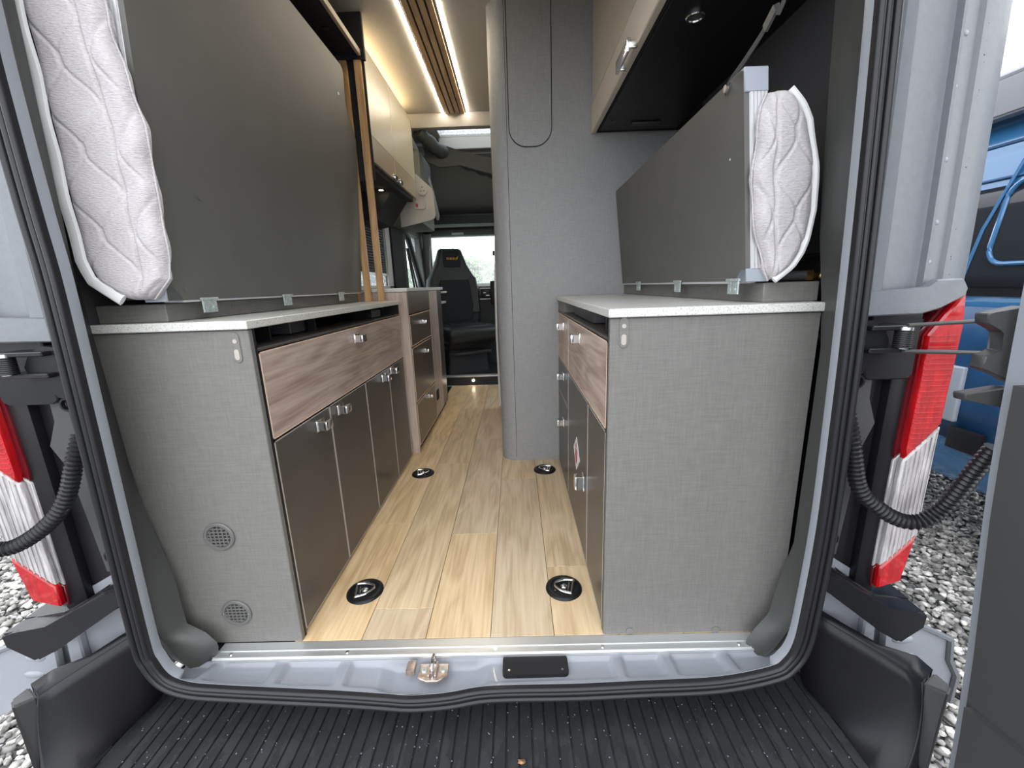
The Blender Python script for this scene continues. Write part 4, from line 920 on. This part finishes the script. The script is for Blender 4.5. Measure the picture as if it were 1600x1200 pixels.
# skylight and rolled dark tent cloth
sk_ = bx('window_4', GLASS, None, -.62, .3, 3.70, 4.10, 2.315, 2.32, 0, kind='structure')
bx('window_frame', OFFW, sk_, -.64, .32, 3.66, 3.70, 2.275, 2.33, .004); bx('window_frame', OFFW, sk_, -.64, .32, 4.10, 4.13, 2.20, 2.30, .004)
b = MB(); pth = smooth_path([(-.72, 3.62, 2.20), (-.62, 3.75, 2.12), (-.48, 3.9, 2.07), (-.30, 3.98, 2.02), (-.1, 4.0, 1.96), (.2, 4.0, 1.95)], 6)
b.tube(pth, .052, 14, rad=[1 + .12 * math.sin(k * 1.7) for k in range(len(pth))])
b.prism([(-.74, 2.215), (-.70, 2.03), (-.60, 1.98), (-.42, 1.99), (-.25, 1.94), (-.1, 1.90), (-.1, 2.02), (-.42, 2.10)], 1, 3.80, 3.83)
tag(b.build('tent_roll', CLOTHD), 'rolled dark cloth blind hanging below the roof window over the cab', 'cloth roll')
MB().sweep(smooth_path([(-.80, 3.6, 2.16), (-.78, 3.9, 2.08), (-.74, 4.1, 1.90), (-.72, 4.3, 1.66)], 5), [(-.04, -.01), (.04, -.01), (.04, .01), (-.04, .01)], up=(1, 0, 0)).build('trim_11', OFFW, kind='structure')
bx('trim_12', CABG, None, -1.07, -.74, 3.70, 4.2, 1.52, 2.1, .03, 2, kind='structure')

# seat, swivelled
def seat():
    o = thing('cab_seat', 'dark swivelled cab seat with yellow embroidered headrest', 'seat', (-.50, 4.66, .10))
    ang = math.radians(28); ca, sa = math.cos(ang), math.sin(ang)
    ox, oy = -.63, 4.66
    def T(p): x, y, z = p; return (ox + x * ca - y * sa, oy + x * sa + y * ca, z)
    def loftz(secs, nm, m, sub=1, par=o, **k):
        b = MB(); rg = []
        for (z, hw, y0, y1, r) in secs:
            hw = hw * 1.14; p = rrect(-hw, hw, y0, y1, min(r, hw * .95, (y1 - y0) * .48), 4); rg.append(b.verts([T((q[0], q[1], z)) for q in p]))
        for A, B in zip(rg, rg[1:]):
            for j in range(len(A)): b.face([A[j], B[j], B[(j + 1) % len(A)], A[(j + 1) % len(A)]])
        b.face(rg[0]); b.face(rg[-1][::-1]); return b.build(nm, m, par, smooth=70, **k)
    # local -y is the seat front
    loftz([(.60, .24, .02, .16, .05), (.75, .262, .02, .19, .06), (.95, .268, .05, .21, .06), (1.08, .25, .07, .22, .06), (1.14, .215, .085, .22, .05), (1.24, .165, .10, .22, .05), (1.34, .135, .115, .215, .05), (1.40, .115, .125, .21, .04), (1.415, .09, .14, .20, .03)], 'backrest', LEATHER)
    loftz([(.64, .165, .004, .06, .02), (.8, .175, .003, .06, .02), (.98, .175, .034, .08, .02), (1.08, .14, .058, .1, .02)], 'backrest_panel', SEATC)
    loftz([(1.22, .085, .085, .13, .02), (1.26, .092, .09, .13, .02), (1.36, .088, .105, .14, .02), (1.385, .075, .115, .15, .02)], 'headrest_panel', SEATC)
    b = MB()
    for k, w in enumerate((.012, .010, .014, .010, .012, .010)):
        x = -.062 + k * .018; v = [T((x, .0945, 1.295)), T((x + w, .0945, 1.295)), T((x + w, .0965, 1.318)), T((x, .0965, 1.318))]; b.face(b.verts(v))
    b.face(b.verts([T((.045, .0945, 1.29)), T((.062, .0945, 1.302)), T((.075, .0968, 1.336)), T((.048, .0958, 1.318))]))
    b.build('embroidery', YELLOW, o, solid=.003)
    loftz([(.44, .24, -.44, .10, .06), (.50, .268, -.50, .13, .07), (.56, .27, -.51, .13, .07), (.60, .255, -.49, .12, .07), (.615, .20, -.44, .10, .07)], 'cushion', LEATHER)
    loftz([(.60, .15, -.42, .05, .04), (.622, .145, -.41, .04, .04)], 'cushion_panel', SEATC)
    loftz([(.36, .20, -.30, .12, .03), (.42, .22, -.34, .12, .03), (.44, .22, -.36, .12, .03)], 'swivel_plate', CABD)
    loftz([(.10, .21, -.26, .16, .03), (.36, .19, -.24, .14, .03)], 'seat_base', CABD)
    bb = MB(); v = [T((-.24, -.31, .30)), T((.24, -.31, .30)), T((.24, -.31, .335)), T((-.24, -.31, .335))]; bb.face(bb.verts(v)); bb.build('base_rail', SATIN, o, solid=.01)
    bb = MB(); bb.box(*[0, .05], *[0, .06], 0, .01)
    return o
seat()
bx_s = thing('seat_armrest', 'upright black armrest folded beside the cab seat', 'armrest', (-.47, 4.80, .7))
MB().sweep([(-.44, 4.78, .72), (-.455, 4.80, .95), (-.475, 4.83, 1.10)], [(.04, -.035), (.04, .035), (-.04, .035), (-.04, -.035)], up=(0, 1, 0)).build('arm_pad', LEATHER, bx_s, bevel=.008, seg=2)
# dashboard
db = thing('dashboard', 'black dashboard with silver vents below the windscreen', 'dashboard', (-.1, 5.05, .5))
MB().prism([(4.98, .50), (4.92, .78), (4.90, .92), (4.95, 1.0), (5.10, 1.03), (5.30, 1.04), (5.30, .50)], 0, -1.05, .85).build('dash_top', CABG, db, bevel=.01, seg=2)
MB().prism([(4.93, .10), (4.885, .70), (4.885, .90), (4.97, .90), (5.0, .10)], 0, -.70, .30).build('dash_lower', CABD, db, bevel=.01, seg=2)
bx('vent', BLACKP, db, -.39, -.28, 4.872, 4.91, .87, .985, .01, 2); bx('vent_trim', ALU, db, -.395, -.275, 4.866, 4.90, .972, .985, .004)
bx('dash_trim', ALU, db, -.50, .3, 4.865, 4.89, .855, .866, .003)
bx('centre_screen', BLACKP, db, -.275, -.05, 4.80, 4.87, .80, 1.06, .015, 2)
b = MB(); b.box(-.36, -.33, 4.866, 4.88, .925, .935); b.box(-.33, -.29, 4.866, 4.88, .895, .905); b.build('buttons', ALU, db)
mr_ = thing('interior_mirror', 'small black interior mirror at the windscreen', 'mirror', (-.20, 5.1, 1.38))
bx('mirror_body', BLACKP, mr_, -.245, -.10, 5.05, 5.09, 1.345, 1.40, .012, 2); MB().tube([(-.19, 5.09, 1.39), (-.18, 5.32, 1.50)], .008, 8).build('mirror_stalk', BLACKP, mr_)

# ================================================================ OUTSIDE
gr = MB().grid(lambda u, v: (-60 + u * 120, -20 + v * 110, -.765), 2, 2).build('ground', SOIL, kind='structure')
fd = MB().grid(lambda u, v: (-60 + u * 120, 9 + v * 80, -.74), 2, 2).build('trim_13', FIELD, kind='structure', solid=.04)
# pebbles where the photograph sees them
def pebbles(n, x0, x1, y0, y1):
    x = rng.uniform(x0, x1, n); y = rng.uniform(y0, y1, n)
    return np.stack([x, y, -.752 + rng.uniform(-.012, .008, n)], 1)
P_ = np.concatenate([pebbles(19000, .95, 4.4, .45, 4.2), pebbles(19000, -4.6, -1.15, .45, 4.6), pebbles(2500, -1.2, 1.0, .3, .95)])
P_ = P_[~((P_[:, 0] < .98) & (P_[:, 0] > -1.2) & (P_[:, 1] > 1))]
n = len(P_); a = rng.uniform(0, 2 * PI, n); t_ = rng.uniform(-.5, .5, n); ca, sa, ct, st_ = np.cos(a), np.sin(a), np.cos(t_), np.sin(t_)
Rz = np.zeros((n, 3, 3)); Rz[:, 0, 0] = ca; Rz[:, 0, 1] = -sa; Rz[:, 1, 0] = sa; Rz[:, 1, 1] = ca; Rz[:, 2, 2] = 1
Rx = np.zeros((n, 3, 3)); Rx[:, 0, 0] = 1; Rx[:, 1, 1] = ct; Rx[:, 1, 2] = -st_; Rx[:, 2, 1] = st_; Rx[:, 2, 2] = ct
sz = rng.uniform(.011, .024, n)
po = scatter_mesh('gravel', P_, np.stack([sz * rng.uniform(.9, 1.5, n), sz * rng.uniform(.7, 1.1, n), sz * rng.uniform(.45, .8, n)], 1), GRAVEL, Rz @ Rx, jit=.5)
tag(po, 'grey and white crushed gravel covering the yard around the van', 'gravel', kind='stuff')
# per-stone tone through a colour attribute (stones really differ)
ca_ = po.data.color_attributes.new('tone', 'FLOAT_COLOR', 'POINT'); tn = np.repeat(rng.choice([.35, .6, .85, 1.2, 1.6, 2.0], n, p=[.13, .2, .25, .22, .13, .07]), len(iv)); buf = np.stack([tn, tn * .985, tn * .95, np.ones_like(tn)], 1).astype(np.float32).ravel(); ca_.data.foreach_set('color', buf)
t = GRAVEL.node_tree; at = t.nodes.new('ShaderNodeAttribute'); at.attribute_name = 'tone'; mul = t.nodes.new('ShaderNodeMixRGB'); mul.blend_type = 'MULTIPLY'; mul.inputs['Fac'].default_value = 1
bs = t.nodes['Principled BSDF']; src = bs.inputs['Base Color'].links[0].from_socket; t.links.new(src, mul.inputs[1]); t.links.new(at.outputs['Color'], mul.inputs[2]); t.links.new(mul.outputs[0], bs.inputs['Base Color'])

# blue van parked alongside
bv = thing('parked_van', 'bright blue van with dark side window band parked on the gravel to the right', 'van', (3.5, 3.8, -.75))
X = 2.6
sh = [(X + .10, -.28), (X, -.10), (X - .005, .55), (X, .85), (X + .03, 1.1), (X + .10, 1.62), (X + .17, 1.80), (X + .3, 1.92), (X + 1.7, 1.92), (X + 1.9, 1.6), (X + 2.0, .8), (X + 1.95, -.28)]
MB().prism(sh, 1, .6, 6.0).build('van_body', BLUE, bv, bevel=.03, seg=3)
def side_strip(nm, m, y0, y1, pts, out=.004, par=bv, **k):
    # strip following the side: pts list of z; x from body profile
    xs = lambda z: float(np.interp(z, [-.28, -.10, .55, .85, 1.1, 1.62, 1.8], [X + .10, X, X - .005, X, X + .03, X + .10, X + .17]))
    b = MB(); A = b.verts([(xs(z) - out, y0, z) for z in pts]); B = b.verts([(xs(z) - out, y1, z) for z in pts])
    for i in range(len(pts) - 1): b.face([A[i], A[i + 1], B[i + 1], B[i]])
    return b.build(nm, m, par, solid=.004, **k)
side_strip('window_band', TINT, .9, 5.5, list(np.linspace(.86, 1.44, 6)))
side_strip('body_crease', BLUED, .7, 5.9, [1.66, 1.675]); side_strip('body_crease', BLUED, .7, 5.9, [1.475, 1.49])
side_strip('lower_panel', BLUED, .7, 5.9, [.02, .30, .60, .80])
b = MB(); XP = lambda z: float(np.interp(z, [.85, 1.1, 1.62], [X, X + .03, X + .10])) - .012
lp = [(y, z) for y, z in rrect(1.5, 2.42, 1.03, 1.46, .09, 6)]
b.tube([(XP(z), y, z) for y, z in lp], .012, 8, closed=True)
b.tube([(XP(z), y, z) for y, z in ((2.40, 1.56), (2.49, 1.22), (2.52, .90))], .009, 8)
b.build('blue_pinstripe', BLUE, bv)
MB().tube([(X + .10, .8, 2.02), (X + .10, 5.6, 2.02)], .02, 10).build('roof_rail', RAIL, bv)
b = MB(); b.prism([(X + .04, 1.80), (X + .02, 1.98), (X + .22, 2.04), (X + .26, 1.93), (X + .13, 1.80)], 1, .8, 5.6); b.build('awning_case', RAIL, bv, bevel=.01, seg=2)
bx('reflector_plate', PGREY, bv, X - .04, X - .008, 2.36, 2.50, .13, .46, .012, 3)
bx('mud_flap', BLACKP, bv, X - .05, X - .008, 2.19, 2.37, -.02, .11, .012, 2)
for y in (1.15, 5.2):
    b = MB(); b.cyl((X + .03, y, -.42), 0, .33, .22, 36); w_ = b.build('wheel', BLACKP, bv); MB().ring((X + .028, y, -.42), 0, .22, .05, -.012).build('hub_cap', GALV, w_)
# hedge and misty trees ahead of the van
def tree(nm, label, cx, cy, w, zt, m, n, seed, group, cat):
    r = np.random.default_rng(seed); o = thing(nm, label, cat, (cx, cy, -.74), group)
    MB().cyl((cx, cy, -.74), 2, .07, (zt + .74) * .6, 8, .03).build('trunk', BARK, o)
    th_ = r.uniform(0, 2 * PI, n); ph = np.arccos(r.uniform(-1, 1, n)); rr = r.uniform(.55, 1.0, n) ** .5; lump = 1 + .18 * np.sin(th_ * 3 + seed) * np.sin(ph * 4)
    zc = (zt - .4) / 2 + .0; hz = (zt + .4) / 2
    C = np.stack([cx + w * rr * lump * np.sin(ph) * np.cos(th_), cy + w * .8 * rr * np.sin(ph) * np.sin(th_), zc + hz * rr * lump * np.cos(ph)], 1)
    s = r.uniform(.03, .075, n) * (w / 1.5)
    scatter_mesh('crown', C, np.stack([s, s, s * .6], 1), m, parent=o, kind='stuff', jit=.6)
n = 9000; r_ = np.random.default_rng(5)
x = r_.uniform(-7, 3, n); tp_ = 2.0 + .22 * np.sin(x * 2.1) + .12 * np.sin(x * 5.3 + 1); z = -.7 + (tp_ + .7) * r_.uniform(0, 1, n) ** .8
s_ = r_.uniform(.05, .12, n)
hd = scatter_mesh('hedge', np.stack([x, 16 + r_.uniform(-.5, .5, n), z], 1), np.stack([s_, s_, s_ * .7], 1), HEDGE, jit=.6)
tag(hd, 'pale green leafy hedge beyond the windscreen ahead of the cab', 'hedge', kind='stuff')
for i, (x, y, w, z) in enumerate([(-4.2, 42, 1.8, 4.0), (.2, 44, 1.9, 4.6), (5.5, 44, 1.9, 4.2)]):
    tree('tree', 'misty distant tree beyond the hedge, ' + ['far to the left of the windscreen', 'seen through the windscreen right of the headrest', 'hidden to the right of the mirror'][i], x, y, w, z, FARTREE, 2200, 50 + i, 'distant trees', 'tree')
for i, (y, z) in enumerate([(3.2, 1.5), (7.0, 2.0), (11.0, 2.2), (15.2, 2.4)]):
    tree('shrub', 'green shrub growing left of the van, ' + ['nearest to the kitchen window', 'second from the kitchen window', 'third, beyond the cab door', 'furthest one ahead of the cab door'][i], -8.9, y, 1.3, z, HEDGE, 3200, 70 + i, 'shrubs left of the van', 'shrub')
